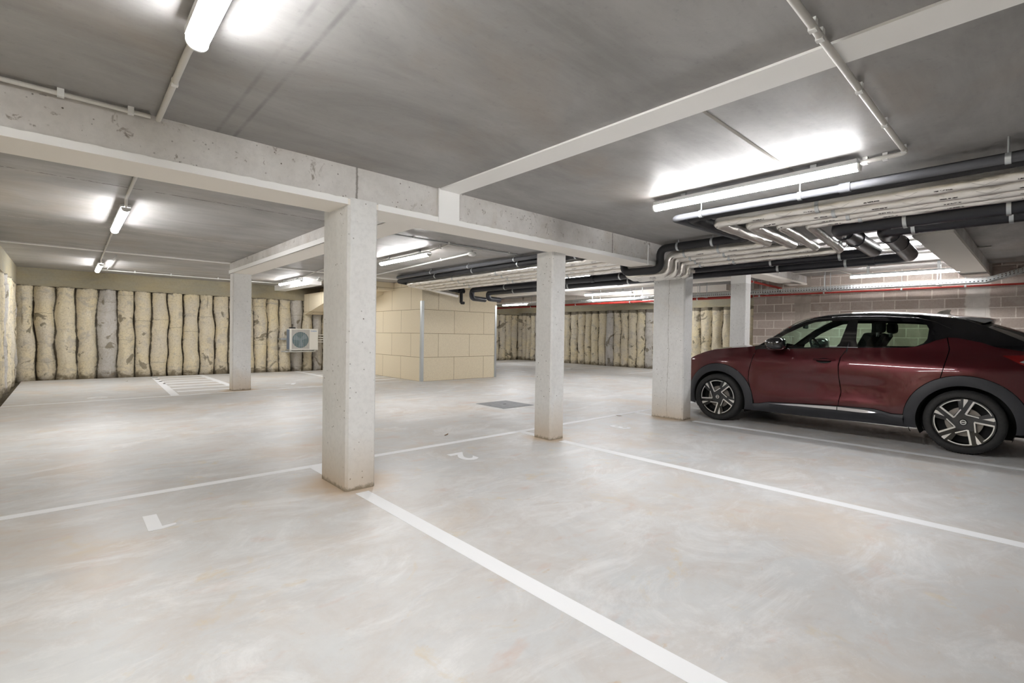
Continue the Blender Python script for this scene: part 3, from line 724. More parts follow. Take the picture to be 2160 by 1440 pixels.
big(5.86, 2.285, 1.09, 7.36, 2.19, .080, 8.9, [(7.36, 8.9, 2.05), (7.80, 9.0, 2.05)], 'thick black drain pipe lowest of the pair, passing behind the wide column', [(6.15, 1.09, 2.27, 'x', .05), (6.6, 1.09, 2.245, 'x', .05), (7.36, 1.48, 2.19, 'y', .07), (7.36, 5.2, 2.19, 'y', .09)], .058)
# valve at the end of the insulated pipe, in front of the core
t = empty('shut_off_valve', (7.68, 10.40, 2.33), 0, 'black valve body hanging at the end of the black pipe on the core', 'valve')
MB().cyl((-.09, 0, 0), (.09, 0, 0), .05, 16).cyl((0, 0, .0), (0, 0, -.30), .042, 16).cyl((0, 0, -.30), (.09, 0, -.30), .038, 16).build('valve_body', M['blackpipe'], t, smooth=True)
MB().box((-.07, -.05, .03), (.07, .05, .10)).build('actuator', M['blackpipe'], t, bevel=.01)
# red sprinkler pipes
pipe('sprinkler_pipe', [(11.84, Y0, 2.19), (11.84, 4.62, 2.19)], .016, M['red'], 'thin red sprinkler pipe running along the top of the block wall', clamps=[(11.84, y, 2.19, 'y', ZB) for y in (1.0, 1.9, 3.2, 4.5)])
pipe('sprinkler_pipe', [(11.84, 4.66, 2.19), (11.84, 15.0, 2.19)], .032, M['red'], 'thicker red sprinkler pipe in the far aisle, seen left of the wide column', clamps=[(11.84, y, 2.19, 'y', ZB) for y in (6, 8, 10, 12)])
pipe('sprinkler_pipe', [(9.22, 4.02, 2.36), (11.78, 4.02, 2.33)], .022, M['red'], 'short red sprinkler pipe slanting away beside the column behind the car', clamps=[(10.2, 4.02, 2.346, 'x', ZB)])
# galvanised cable tray
tray = empty('cable_tray', (11.33, 4, 2.19), 0, 'galvanised perforated cable tray hung above the car by the block wall', 'cable tray')
def tray_piece(p, q, w=.26, h=.075):
    """open channel from p to q with slots punched through its side"""
    m = MB(); p, q = Vector(p), Vector(q); d = q-p; L = d.length; d.normalize(); n = Vector((-d.y, d.x, 0)).normalized()
    def bar(o0, o1, z0, z1, a=0, b=L):
        c = [p+d*a+n*o0, p+d*b+n*o0, p+d*b+n*o1, p+d*a+n*o1]
        v = [(x.x, x.y, x.z+z0) for x in c]+[(x.x, x.y, x.z+z1) for x in c]
        m.add(v, [(0, 3, 2, 1), (4, 5, 6, 7), (0, 1, 5, 4), (1, 2, 6, 5), (2, 3, 7, 6), (3, 0, 4, 7)])
    bar(-w/2, w/2, 0, .003)
    for s in (-1, 1):
        o0, o1 = (s*w/2, s*(w/2-.003))
        bar(o0, o1, 0, .012); bar(o0, o1, h-.012, h); bar(o0, s*(w/2-.012), h-.002, h)
        k = int(L/.05)
        for i in range(k+1): bar(o0, o1, .012, h-.012, i*L/(k+1), i*L/(k+1)+.028)
    return m
tray_piece((0, -3.3, 0), (0, 5.6, 0)).build('tray_channel', M['zinc'], tray)
tray_piece((0, -4.75, .17), (0, -3.75, .14)).build('tray_channel', M['zinc2'], tray)
tray_piece((0, -3.75, .14), (0, -3.3, 0)).build('tray_bend', M['zinc2'], tray)
tube('cable', [(-.05, 5.5, .02), (-.05, -3.3, .02), (-.05, -3.75, .15), (-.05, -4.7, .18)], .014, M['blackpipe'], tray, .1, 8)
tube('cable', [(.03, 5.5, .02), (.03, -3.3, .02), (.03, -3.75, .15), (.03, -4.7, .18)], .012, M['blackpipe'], tray, .1, 8)
for yy in (-2.7, -1.0, .2, 1.6, 3.4, 4.8):
    MB().box((-.19, yy-.02, -.012), (.19, yy+.02, 0)).box((-.185, yy-.006, -.01), (-.175, yy+.006, .382)).box((.175, yy-.006, -.01), (.185, yy+.006, .382)).build('hanger_bracket', M['zinc'], tray)
# corner guards on the core
def guard(x, y, sx, label):
    o = MB().box((0, -.006, 0), (sx*.065, 0, 2.03)).box((0, -.006, 0), (-sx*.006, .07, 2.03)).build('corner_guard', M['zinc'], origin=None)
    o.location = (x, y, 0); return tag(o, label, 'corner guard')
guard(6.597, 10.578, 1, 'galvanised corner guard on the near corner of the panelled core')
guard(9.063, 10.578, -1, 'galvanised corner guard on the right corner of the panelled core')
# manhole cover
t = empty('manhole_cover', (5.61, 6.30, 0), 0, 'square steel cover let into the floor of the aisle', 'manhole cover')
MB().box((-.35, -.36, 0), (.35, .36, .006)).build('frame', M['zinc2'], t); MB().box((-.335, -.345, .006), (.335, .345, .0085)).build('tread_plate', M['tread'], t)
MB().box((-.03, -.012, .0085), (.03, .012, .010)).build('lifting_slot', M['under'], t)
# a couple of dry leaves on the floor
for i, (x, y, r, lab) in enumerate(((3.35, 4.80, .5, 'small dry leaf lying in the aisle between the columns'), (1.05, 14.3, 1.0, 'tiny brown leaf near the foot of the stained piles'), (6.20, 4.35, 2.0, 'dry leaf beside the white line near the wide column'))):
    v = [(-.05, 0, .001), (-.015, -.014, .006), (.03, -.010, .004), (.06, .002, .012), (.02, .013, .005), (-.02, .011, .003)]
    o = obj('dry_leaf', v, [(0, 1, 2, 3, 4, 5)], M['leaf']); o.location = (x, y, 0); o.rotation_euler = (0, 0, r); tag(o, lab, 'leaf')

# ---- air conditioner outdoor unit on the pile wall
t = empty('outdoor_ac_unit', (5.32, 15.1, .66), 0, 'ivory outdoor air conditioning unit hung on the stained pile wall', 'air conditioner')
W2, Hh, D = .415, .64, .30
MB().box((-W2, .02, 0), (W2, D, Hh)).build('casing', M['ac'], t, bevel=.012)
MB().box((-W2-.002, .03, .02), (W2*.0-W2+.001, D-.03, Hh-.03)).build('side_fins', M['ac_fin'], t)
fr = MB()
fr.box((-W2, 0, 0), (-W2+.055, .02, Hh)).box((.16, 0, 0), (W2, .02, Hh)).box((-W2+.055, 0, 0), (.16, .02, .03)).box((-W2+.055, 0, Hh-.03), (.16, .02, Hh))
fr.build('front_panel', M['ac'], t, bevel=.004)
MB().box((-W2+.055, .012, .03), (.16, .019, Hh-.03)).build('grille_backing', plain('pale_shroud', (.50, .50, .48), .5), t)
cx_, cz_ = -.105, .305
MB().cyl((cx_, .004, cz_), (cx_, .012, cz_), .238, 40).build('fan_opening', M['ac_dark'], t)
bl = MB()
for k in range(3):
    a = 2*PI*k/3+.4; pts = [(cx_+r*math.cos(a+e), cz_+r*math.sin(a+e)) for r, e in ((.04, -.5), (.21, -.15), (.22, .55), (.12, .75), (.05, .9))]
    bl.prism(pts, 1, .000, .004)
bl.cyl((cx_, -.002, cz_), (cx_, .004, cz_), .05, 20); bl.build('fan', M['ac_blade'], t)
gm = MB()
for k in range(10): x = -W2+.075+k*.052; gm.box((x-.002, -.008, .035), (x+.002, -.004, Hh-.035))
for k in range(16): z = .05+k*.036; gm.box((-W2+.057, -.005, z-.0015), (.158, -.002, z+.0015))
gm.build('wire_grille', plain('grille_wire', (.62, .56, .52), .5), t)
cu = bpy.data.curves.new('logo', 'FONT'); cu.body = 'DAIKIN'; cu.size = .052; cu.extrude = .0008; cu.align_x = 'CENTER'; cu.align_y = 'CENTER'
tt_ = bpy.data.objects.new('logo', cu); COL.objects.link(tt_); dg = bpy.context.evaluated_depsgraph_get(); me = bpy.data.meshes.new_from_object(tt_.evaluated_get(dg)); bpy.data.objects.remove(tt_)
me.materials.clear(); me.materials.append(M['ac_text']); lo = bpy.data.objects.new('brand_lettering', me); link(lo, t); lo.location = (.285, -.002, .57); lo.rotation_euler = (PI/2, 0, 0)
MB().box((-.42, .02, -.035), (-.36, D+.25, -.005)).box((.30, .02, -.035), (.36, D+.25, -.005)).box((-.52, .05, -.062), (.36, .09, -.035)).box((-.52, D+.1, -.062), (.36, D+.14, -.035)).build('wall_bracket', M['zinc'], t)
MB().box((-.38, .1, Hh), (-.22, .2, Hh+.035)).build('cable_box', M['under'], t)
MB().box((-.58, D-.02, .30), (-.42, D+.25, .345)).build('mounting_rail', M['zinc'], t)
for k, z in enumerate((.46, .38, .31, .24)):
    tube('refrigerant_line', [(W2-.01, .15, z), (W2+.5, .15, z), (W2+1.2, .22, z)], .017, M['white_pl'], t, .05, 10)

# ================================================================ THE CAR
# s = metres behind the nose reference, h = height, W(s, h) = half width of the body there
CAR_X, CAR_NOSE, CAR_Y0 = 7.955, 3.965, 1.95
WF, WR = (.712, .325), (3.378, .330)      # wheel centres (s, h)
HW = [(0.0, .78), (.12, .81), (.20, .850), (.28, .876), (.38, .893), (.5, .898), (.62, .896), (.75, .885), (.85, .873), (.93, .856), (1.0, .826), (1.1, .775), (1.2, .736), (1.3, .695), (1.4, .650), (1.48, .608), (1.55, .555), (1.62, .49), (1.75, .36)]
_h = np.linspace(0, 1.75, 176); _w = np.interp(_h, [a for a, b in HW], [b for a, b in HW])
for _ in range(5): _w[1:-1] = (_w[:-2]+2*_w[1:-1]+_w[2:])/4
_k = np.ones(7)/7; _w2 = np.convolve(np.pad(_w, 3, mode='edge'), _k, 'valid')
def W(s, h):
    w = float(np.interp(h, _h, _w2))
    if s < 1.0: w *= 1-.33*((1.0-s)/1.05)**2.4
    if s > 3.1: w *= 1-.17*((s-3.1)/1.03)**2.2
    # haunches over the wheels, hollow doors, flared sill
    w += .022*math.exp(-((s-3.42)/.42)**2-((h-.90)/.10)**2) + .014*math.exp(-((s-.75)/.40)**2-((h-.88)/.10)**2)
    door = sstep(1.15, 1.7, s)*(1-sstep(2.45, 3.0, s))
    w -= .030*door*math.exp(-((h-.62)/.15)**2)
    w += .010*door*math.exp(-((h-.435)/.045)**2)
    return w
def nrm(s, h, side):
    e = .006; ds = (W(s+e, h)-W(s-e, h))/(2*e); dh = (W(s, h+e)-W(s, h-e))/(2*e)
    return Vector((side, ds*1.0, -dh)).normalized()    # y = -s
car = empty('car', (CAR_X, CAR_Y0, 0), 0, 'dark red compact crossover with black roof and black and silver wheels', 'car')
def P3(side, s, h, off=0.0): return (side*(W(s, h)+off), CAR_NOSE-CAR_Y0-s, h)
TOP = [(-.06, .24), (-.10, .34), (-.115, .48), (-.10, .62), (-.06, .73), (.02, .80), (.12, .855), (.227, .895), (.338, .945), (.468, .992), (.611, 1.030), (.847, 1.060), (1.079, 1.082), (1.235, 1.105),
       (1.427, 1.240), (1.55, 1.325), (1.66, 1.395), (1.76, 1.447), (1.87, 1.487), (2.01, 1.517), (2.249, 1.536), (2.45, 1.540), (2.655, 1.531), (2.957, 1.508), (3.236, 1.470), (3.36, 1.440),
       (3.503, 1.377), (3.65, 1.300), (3.806, 1.213), (3.93, 1.130), (4.02, 1.050), (4.07, .96), (4.065, .84), (4.10, .72), (4.125, .56), (4.10, .42), (4.03, .30)]
BOT = [(3.8, .26), (3.0, .225), (2.0, .205), (1.2, .205), (.3, .205)]
SEAM1 = [(.20, 1.232), (.345, 1.226), (.456, 1.196), (.634, 1.153), (.762, 1.159), (.918, 1.188), (1.048, 1.222), (1.2, 1.26)]     # (h, s)
SEAM2 = [(.2, 2.215), (.317, 2.223), (.557, 2.261), (.753, 2.229), (.87, 2.222), (.987, 2.236), (1.11, 2.303), (1.6, 2.40)]
SEAM3 = [(.3, 3.10), (.60, 3.13), (.695, 3.163), (.905, 3.207), (1.113, 3.244), (1.30, 3.205), (1.6, 3.205)]
SILL = [(1.05, .290), (1.296, .315), (1.433, .348), (1.8, .368), (2.232, .388), (2.52, .398), (2.60, .396), (2.672, .382), (2.757, .362), (3.0, .366)]
BELT = [(1.20, 1.045), (1.246, 1.057), (2.319, 1.103), (2.6, 1.115), (2.86, 1.124), (2.96, 1.138), (3.067, 1.181), (3.118, 1.210), (3.224, 1.246), (3.30, 1.243), (3.353, 1.230), (3.504, 1.192), (3.60, 1.150), (3.809, 1.110), (4.05, 1.02)]
GF = [(1.34, 1.075), (2.170, 1.112), (2.205, 1.16), (2.268, 1.445), (2.06, 1.447), (1.90, 1.432), (1.76, 1.375), (1.60, 1.290), (1.36, 1.120)]
GR = [(2.40, 1.122), (2.375, 1.20), (2.365, 1.445), (2.62, 1.440), (2.955, 1.418), (3.03, 1.390), (3.055, 1.340), (3.048, 1.225), (3.02, 1.18), (2.955, 1.142), (2.87, 1.132)]
HL = [(-.06, .765), (.05, .845), (.16, .895), (.30, .945), (.34, .948), (.26, .905), (.12, .830), (.0, .755)]
TL = [(3.655, 1.062), (3.85, 1.075), (4.03, 1.035), (4.06, .93), (3.95, .915), (3.82, .962)]
def inside(p, poly):
    x, y = p; c = False; n = len(poly)
    for i in range(n):
        x1, y1 = poly[i]; x2, y2 = poly[(i+1) % n]
        if (y1 > y) != (y2 > y) and x < (x2-x1)*(y-y1)/(y2-y1)+x1: c = not c
    return c
OUT = TOP + BOT
def arc(c, r, a0, a1, n): return [(c[0]+r*math.cos(math.radians(a0+(a1-a0)*i/n)), c[1]+r*math.sin(math.radians(a0+(a1-a0)*i/n))) for i in range(n+1)]
verts2 = []; edges2 = []
def poly2(pts, closed=False, seg=.05):
    ids = []
    q = []
    for a, b in zip(pts, pts[1:]+([pts[0]] if closed else [])):
        k = max(1, int(math.dist(a, b)/seg)); q += [(a[0]+(b[0]-a[0])*j/k, a[1]+(b[1]-a[1])*j/k) for j in range(k)]
    if not closed: q.append(pts[-1])
    b0 = len(verts2); verts2.extend(Vector(x) for x in q)
    for i in range(len(q)-1): edges2.append((b0+i, b0+i+1))
    if closed: edges2.append((b0+len(q)-1, b0))
GAP = .0045; RIN, ROUT = .398, .505
def seam_pts(S, h0, h1, off): return [(ip(S, h)+off, h) for h in [h0+(h1-h0)*i/24 for i in range(25)]]
poly2(OUT, True)
for c in (WF, WR): poly2(arc(c, RIN, 0, 360, 56)[:-1], True, 9); poly2(arc(c, ROUT, 0, 360, 64)[:-1], True, 9); poly2(arc(c, ROUT+.006, 0, 360, 64)[:-1], True, 9)
for S, a, b in ((SEAM1, .28, 1.06), (SEAM2, .28, 1.12), (SEAM3, .62, 1.25)):
    for off in (-GAP, GAP): poly2(seam_pts(S, a, b, off))
poly2(SILL); poly2([(x, y-.006) for x, y in SILL]); poly2(BELT); poly2(GF, True); poly2(GR, True)
poly2([(x, y+.010) for x, y in BELT if x < 3.0]); poly2(HL, True); poly2(TL, True)
poly2([(.12, .20), (.20, .46), (-.12, .50)]); poly2([(3.90, .24), (3.86, .52), (4.14, .60)])
def cx(pts, f): return [((x-sum(p[0] for p in pts)/len(pts))*f+sum(p[0] for p in pts)/len(pts), (y-sum(p[1] for p in pts)/len(pts))*f+sum(p[1] for p in pts)/len(pts)) for x, y in pts]
gs = .034
for i in range(int(4.3/gs)):
    for j in range(int(1.45/gs)):
        p = (-.13+i*gs+(.5*gs if j % 2 else 0), .2+j*gs)
        if inside(p, OUT): verts2.append(Vector(p))
vo, eo, fo, _, _, _ = delaunay_2d_cdt(verts2, edges2, [], 0, 1e-5)
def classify(p):
    s, h = p
    if not inside(p, OUT): return None
    dF = math.dist(p, WF); dR = math.dist(p, WR)
    if dF < RIN or dR < RIN: return None
    if inside(p, GF): return 'glass_f'
    if inside(p, GR): return 'glass_r'
    if dF < ROUT and h < .86: return 'arch_f'
    if dR < ROUT and h < .86: return 'arch_r'
    if s < 1.0 and (h < .46+(.20-s)*.1 and s < .205): return 'bump_f'
    if s > 3.4 and h < ip([(3.86, .52), (4.14, .60)], s) and s > 3.86: return 'bump_r'
    if 1.0 < s < 3.0 and h < ip(SILL, s): return 'sill' if h < ip(SILL, s)-.006 else 'gap'
    if min(dF, dR) < ROUT+.006: return 'gap'
    if inside(p, HL): return 'headlight'
    if inside(p, TL): return 'taillight'
    if s > 1.2 and h > ip(BELT, s): return 'frame'
    if 1.3 < s < 2.96 and h > ip(BELT, s)-.0: return 'frame'
    for S, a, b in ((SEAM1, .28, 1.06), (SEAM2, .28, 1.13), (SEAM3, .62, 1.26)):
        if a < h < b and abs(s-ip(S, h)) < GAP: return 'gap'
    if s < ip(SEAM1, h): return 'fender' if s > .15 or h > .7 else 'bumper'
    if s < ip(SEAM2, h): return 'fdoor'
    if s < ip(SEAM3, h) and dR > ROUT: return 'rdoor' if h > .3 else 'sill'
    return 'quarter'
groups = {}
for f in fo:
    c = (sum(vo[i].x for i in f)/3, sum(vo[i].y for i in f)/3); k = classify(c)
    if k: groups.setdefault(k, []).append(tuple(f))
SPEC = {'glass_f': ('front_side_window', 'glass_f', -.006), 'glass_r': ('rear_side_window', 'glass_r', -.006), 'arch_f': ('wheel_arch_trim', 'clad', .012), 'arch_r': ('wheel_arch_trim', 'clad', .012),
        'bump_f': ('bumper_cladding', 'clad', .004), 'bump_r': ('bumper_cladding', 'clad', .004), 'sill': ('side_sill', 'clad', .008), 'gap': ('panel_gap', 'gap', -.014), 'headlight': ('headlight', 'lens', .002),
        'taillight': ('tail_light', 'tail_red', .002), 'frame': ('window_surround', 'gloss_black', .0), 'fender': ('front_wing', 'carpaint', .0), 'bumper': ('front_bumper', 'carpaint', .0),
        'fdoor': ('front_door', 'carpaint', .0), 'rdoor': ('rear_door', 'carpaint', .0), 'quarter': ('rear_quarter_panel', 'carpaint', .0)}
side_parts = {}
for side in (-1, 1):
    for k, tris in groups.items():
        nm, mt, off = SPEC[k]; ids = sorted({i for t in tris for i in t}); mp = {a: b for b, a in enumerate(ids)}
        V = []; N = []
        for i in ids:
            s, h = vo[i].x, vo[i].y; o_ = off
            n = nrm(s, h, side)
            if k in ('arch_f', 'arch_r'):
                c = WF if k == 'arch_f' else WR; r = math.dist((s, h), c); u = (r-RIN)/(ROUT-RIN)
                o_ = .014*math.sin(PI*min(1, max(0, u*.85+.15)))+.004
                n = (n + Vector((0, -(s-c[0])/r*-1.0*-1, (h-c[1])/r))*((u-.45)*.55)).normalized() if r > 0 else n
            if k == 'sill':
                u = (ip(SILL, s)-h); o_ = .008+.020*sstep(0, .035, u)-.03*sstep(.06, .16, u)
            V.append(P3(side, s, h, o_)); N.append(n)
        fl_ = [tuple(mp[i] for i in t) for t in tris]
        def ok(t):
            a, b, c = (Vector(V[i]) for i in t); return (b-a).cross(c-a).x*side > 0
        fl_ = [t if ok(t) else t[::-1] for t in fl_]
        o = obj(nm, V, fl_, M[mt], car, True)
        if k not in ('sill',): o.data.normals_split_custom_set_from_vertices([tuple(x) for x in N])
        side_parts[(side, k)] = o
    # inner lip so wheel arches have depth, and the wheel well itself
    for c in (WF, WR):
        m = MB(); n = 40; v = []
        for i in range(n+1):
            a = math.radians(-25+230*i/n); s, h = c[0]+RIN*math.cos(a), c[1]+RIN*math.sin(a)
            v += [P3(side, s, h, .004), (side*.56, CAR_NOSE-CAR_Y0-s, h)]
        m.add(v, [(2*i, 2*i+1, 2*i+3, 2*i+2) for i in range(n)])
        q = [(side*.56, CAR_NOSE-CAR_Y0-(c[0]+RIN*math.cos(a)), c[1]+RIN*math.sin(a)) for a in [math.radians(-25+230*i/24) for i in range(25)]]
        m.add(q, [tuple(range(25))]); m.build('wheel_liner', M['under'], car)
# bright strip on the sill, door handle, door seams in the sill
for side in (-1, 1):
    for s0, s1 in ((1.44, 2.228), (2.238, 2.66)):
        v = []; n = 24
        for i in range(n+1):
            s = s0+(s1-s0)*i/n
            c_ = ip([(1.44, .329), (1.8, .346), (2.232, .358), (2.66, .352)], s); hw_ = ip([(1.44, .002), (1.7, .010), (2.232, .019), (2.5, .018), (2.66, .001)], s)
            v += [P3(side, s, c_-hw_, .040), P3(side, s, c_+hw_, .032)]
        obj('sill_chrome_strip', v, [(2*i, 2*i+1, 2*i+3, 2*i+2) for i in range(n)], M['chrome'], side_parts[(side, 'sill')])
    # handle
    d = side_parts[(side, 'fdoor')]
    m = MB(); n = 20; prof = []
    V = []
    for i in range(n+1):
        u = i/n; s = 1.935+.255*u; hh = .9465+.004*u; hgt = .013*math.sin(PI*min(1, max(.06, u)))**.45+.002; st = .030*math.sin(PI*u)**.5
        ring = [(s, hh-hgt, st*.55+.004), (s, hh-hgt*.3, st+.006), (s, hh+hgt*.5, st+.005), (s, hh+hgt, st*.5+.003)]
        V += [P3(side, a, b, c) for a, b, c in ring]
    F = [(4*i+k, 4*i+4+k, 4*i+5+k, 4*i+1+k) for i in range(n) for k in range(3)]+[(4*i+3, 4*i+7, 4*i+4, 4*i) for i in range(n)]
    m.add(V, F); m.build('door_handle', M['carpaint'], d, smooth=True)
    V = [P3(side, 2.06+.085*math.cos(a), .937+.034*math.sin(a), .0015) for a in [2*PI*i/24 for i in range(24)]]
    obj('handle_recess', V, [tuple(range(24))], M['gloss_black'], d)
    # rear door handle hidden in the window surround
    V = [P3(side, s, h, .003) for s, h in ((3.075, 1.335), (3.16, 1.285), (3.15, 1.262), (3.08, 1.275))]
    obj('rear_door_handle', V, [(0, 1, 2, 3)], M['gloss_black'], side_parts[(side, 'frame')])
    # thin bright line along the roof rail
    v = []
    rail = [(1.32, 1.150), (1.5, 1.278), (1.66, 1.385), (1.80, 1.447), (1.95, 1.482), (2.2, 1.500), (2.6, 1.497), (2.95, 1.470), (3.10, 1.425), (3.245, 1.345)]
    q = []
    for a, b in zip(rail, rail[1:]):
        for j in range(5): q.append((a[0]+(b[0]-a[0])*j/5, a[1]+(b[1]-a[1])*j/5))
    q.append(rail[-1])
    for s, h in q: v += [P3(side, s, h-.0035, .001), P3(side, s, h, .007), P3(side, s, h+.0035, .001)]
    obj('roof_rail_trim', v, [(3*i+k, 3*i+3+k, 3*i+4+k, 3*i+1+k) for i in range(len(q)-1) for k in range(2)], M['gloss_black'], side_parts[(side, 'frame')], True)
    # short chrome line at the window base
    v = []
    for i in range(9):
        s = 2.10+.30*i/8; h = 1.112+.0*i; v += [P3(side, s, h-.004, .003), P3(side, s, h+.004, .003)]
    obj('window_base_trim', v, [(2*i, 2*i+1, 2*i+3, 2*i+2) for i in range(8)], M['chrome'], side_parts[(side, 'frame')])
# the skin that spans from side to side along the top line
_cs = []
def resample(pts, seg=.045):
    q = []
    for a, b in zip(pts, pts[1:]):
        k = max(1, round(math.dist(a, b)/seg)); q += [(a[0]+(b[0]-a[0])*j/k, a[1]+(b[1]-a[1])*j/k) for j in range(k)]
    q.append(pts[-1]); return q
TQ = resample(TOP)
def bulge(s, h):
    if s < .3 and h < .9: return .13*sstep(.95, .55, h) if s < .2 else .05
    if s < 1.235: return .045
    if s < 1.87: return .045+.06*math.sin(PI*(s-1.235)/.64)
    if s < 3.40: return .045
    return .05+.05*sstep(3.4, 3.9, s)
rows = []; M_ = 18
for i, (s, h) in enumerate(TQ):
    a = TQ[max(0, i-1)]; b = TQ[min(len(TQ)-1, i+1)]; tx, tz = b[0]-a[0], b[1]-a[1]; L = math.hypot(tx, tz); nx, nz = -tz/L, tx/L
    w = W(s, h); row = []
    for j in range(M_+1):
        u = -1+2*j/M_; k = bulge(s, h)*(1-abs(u)**2.3); row.append((u*w, CAR_NOSE-CAR_Y0-(s+nx*k), h+nz*k))
    rows.append((s, h, row))
def skin(name, cond, mat, off=0.0, jr=(0, M_)):
    idx = [i for i in range(len(rows)-1) if cond((rows[i][0]+rows[i+1][0])/2, (rows[i][1]+rows[i+1][1])/2)]
    V = []; F = []; mp = {}
    def vid(i, j):
        if (i, j) not in mp: mp[(i, j)] = len(V); V.append(rows[i][2][j])
        return mp[(i, j)]
    for i in idx:
        for j in range(jr[0], jr[1]): F.append((vid(i, j), vid(i, j+1), vid(i+1, j+1), vid(i+1, j)))
    o = obj(name, V, F, mat, car, True)
    bm = bmesh.new(); bm.from_mesh(o.data); bmesh.ops.recalc_face_normals(bm, faces=bm.faces); bm.to_mesh(o.data); bm.free(); return o
skin('front_bumper', lambda s, h: s < .10 and h < .80, M['clad'], jr=(0, M_))
skin('bonnet', lambda s, h: s < 1.235 and not (s < .10 and h < .80), M['carpaint'])
skin('windscreen', lambda s, h: 1.235 < s < 1.80, M['glass_w'], jr=(1, M_-1))
skin('windscreen_pillar', lambda s, h: 1.235 < s < 1.80, M['gloss_black'], jr=(0, 1)); skin('windscreen_pillar', lambda s, h: 1.235 < s < 1.80, M['gloss_black'], jr=(M_-1, M_))
skin('roof', lambda s, h: 1.80 < s < 3.37 and h > 1.3, M['gloss_black'])
skin('rear_window', lambda s, h: s > 3.37 and h > 1.12, M['glass_rear'], jr=(2, M_-2)); skin('rear_pillar', lambda s, h: s > 3.37 and h > 1.12, M['gloss_black'], jr=(0, 2)); skin('rear_pillar', lambda s, h: s > 3.37 and h > 1.12, M['gloss_black'], jr=(M_-2, M_))
skin('tailgate', lambda s, h: s > 3.8 and .66 < h <= 1.12, M['carpaint'])
skin('rear_bumper', lambda s, h: s > 3.8 and h <= .66, M['clad'])
# spoiler over the rear window
V = []; F = []; n = 14
for j in range(n+1):
    u = -1+2*j/n; e = .045*(1-abs(u)**3)
    for s, h, hw in ((3.235, 1.474+e*.8, .585), (3.40, 1.472+e*.5, .60), (3.545, 1.455+e*.3, .60), (3.575, 1.436+e*.3, .595), (3.50, 1.405, .585), (3.40, 1.40, .585)):
        V.append((u*hw, CAR_NOSE-CAR_Y0-(s+.02*(1-u*u)), h))
for j in range(n):
    for k in range(6): F.append((j*6+k, (j+1)*6+k, (j+1)*6+(k+1) % 6, j*6+(k+1) % 6))
F += [tuple(range(6)), tuple(n*6+k for k in range(6))[::-1]]
o = MB().add(V, F).build('roof_spoiler', M['gloss_black'], car, smooth=True)
MB().prism([(CAR_NOSE-CAR_Y0-s, h) for s, h in ((3.02, 1.53), (3.07, 1.572), (3.14, 1.588), (3.175, 1.585), (3.16, 1.55), (3.18, 1.52))], 0, -.012, .012).build('roof_aerial', M['gloss_black'], car)
# underbody, cabin shell, seats, dashboard, wheel
Yc = lambda s: CAR_NOSE-CAR_Y0-s
ub = MB().box((-.55, Yc(.10), .20), (.55, Yc(3.95), .60)).box((-.80, Yc(1.20), .21), (.80, Yc(2.90), .60)).box((-.76, Yc(1.0), .60), (.76, Yc(3.05), .985)).box((-.70, Yc(.25), .76), (.70, Yc(1.1), .90)).box((-.70, Yc(3.0), .76), (.70, Yc(3.8), .985))
ub.build('underbody', M['under'], car)
for side in (-1, 1):
    v = []
    for i in range(13):
        s = 1.25+2.3*i/12; v += [P3(side, s, .99, -.012), (side*.70, Yc(s), .985)]
    obj('door_card_top', v, [(2*i, 2*i+1, 2*i+3, 2*i+2) for i in range(12)], M['seat'], car)
tube('brake_hose', [(-.80, Yc(2.91), .24), (-.80, Yc(2.915), .19), (-.80, Yc(2.93), .17)], .004, M['under'], car, .01, 6)
MB().prism([(Yc(1.20), .98), (Yc(1.20), 1.04), (Yc(1.45), 1.06), (Yc(1.66), 1.06), (Yc(1.74), 1.03), (Yc(1.76), .98)], 0, -.70, .70).build('dashboard', M['seat'], car, bevel=.02)
def seat(x, s0, wdt, head=True, nm='front_seat'):
    o = MB().prism([(Yc(s0), .98), (Yc(s0+.08), .98), (Yc(s0+.24), 1.27), (Yc(s0+.20), 1.30), (Yc(s0+.14), 1.29), (Yc(s0+.0), 1.0)][::1], 0, x-wdt/2, x+wdt/2).build(nm, M['seat'], car, bevel=.03)
    if head:
        for hx in ([x] if wdt < .7 else [x-.32, x+.32]):
            MB().box((hx-.12, Yc(s0+.31), 1.30), (hx+.12, Yc(s0+.21), 1.44)).build('headrest', M['seat'], o, bevel=.035)
            MB().cyl((hx-.05, Yc(s0+.235), 1.25), (hx-.05, Yc(s0+.25), 1.33), .008).cyl((hx+.05, Yc(s0+.235), 1.25), (hx+.05, Yc(s0+.25), 1.33), .008).build('headrest_post', M['chrome'], o)
seat(-.37, 2.28, .46); seat(.37, 2.28, .46); seat(0, 3.02, 1.16, False, 'rear_bench')
swc = Vector((-.37, Yc(1.86), 1.055)); ax = Vector((0, -.90, .43)).normalized(); a_ = Vector((1, 0, 0)); b_ = ax.cross(a_)
tube('steering_wheel', [swc+(a_*math.cos(t)+b_*math.sin(t))*.185 for t in [2*PI*i/32 for i in range(33)]], .014, M['seat'], car, .001, 8)
MB().box((-.05, Yc(1.60), 1.36), (.10, Yc(1.57), 1.42)).build('rear_view_mirror', M['under'], car, bevel=.01)
for side in (-1, 1):   # pillar trims inside
    tube('pillar_trim', [P3(side, 2.29, 1.0, -.05), P3(side, 2.31, 1.44, -.05)], .045, M['seat'], car, .05, 8)
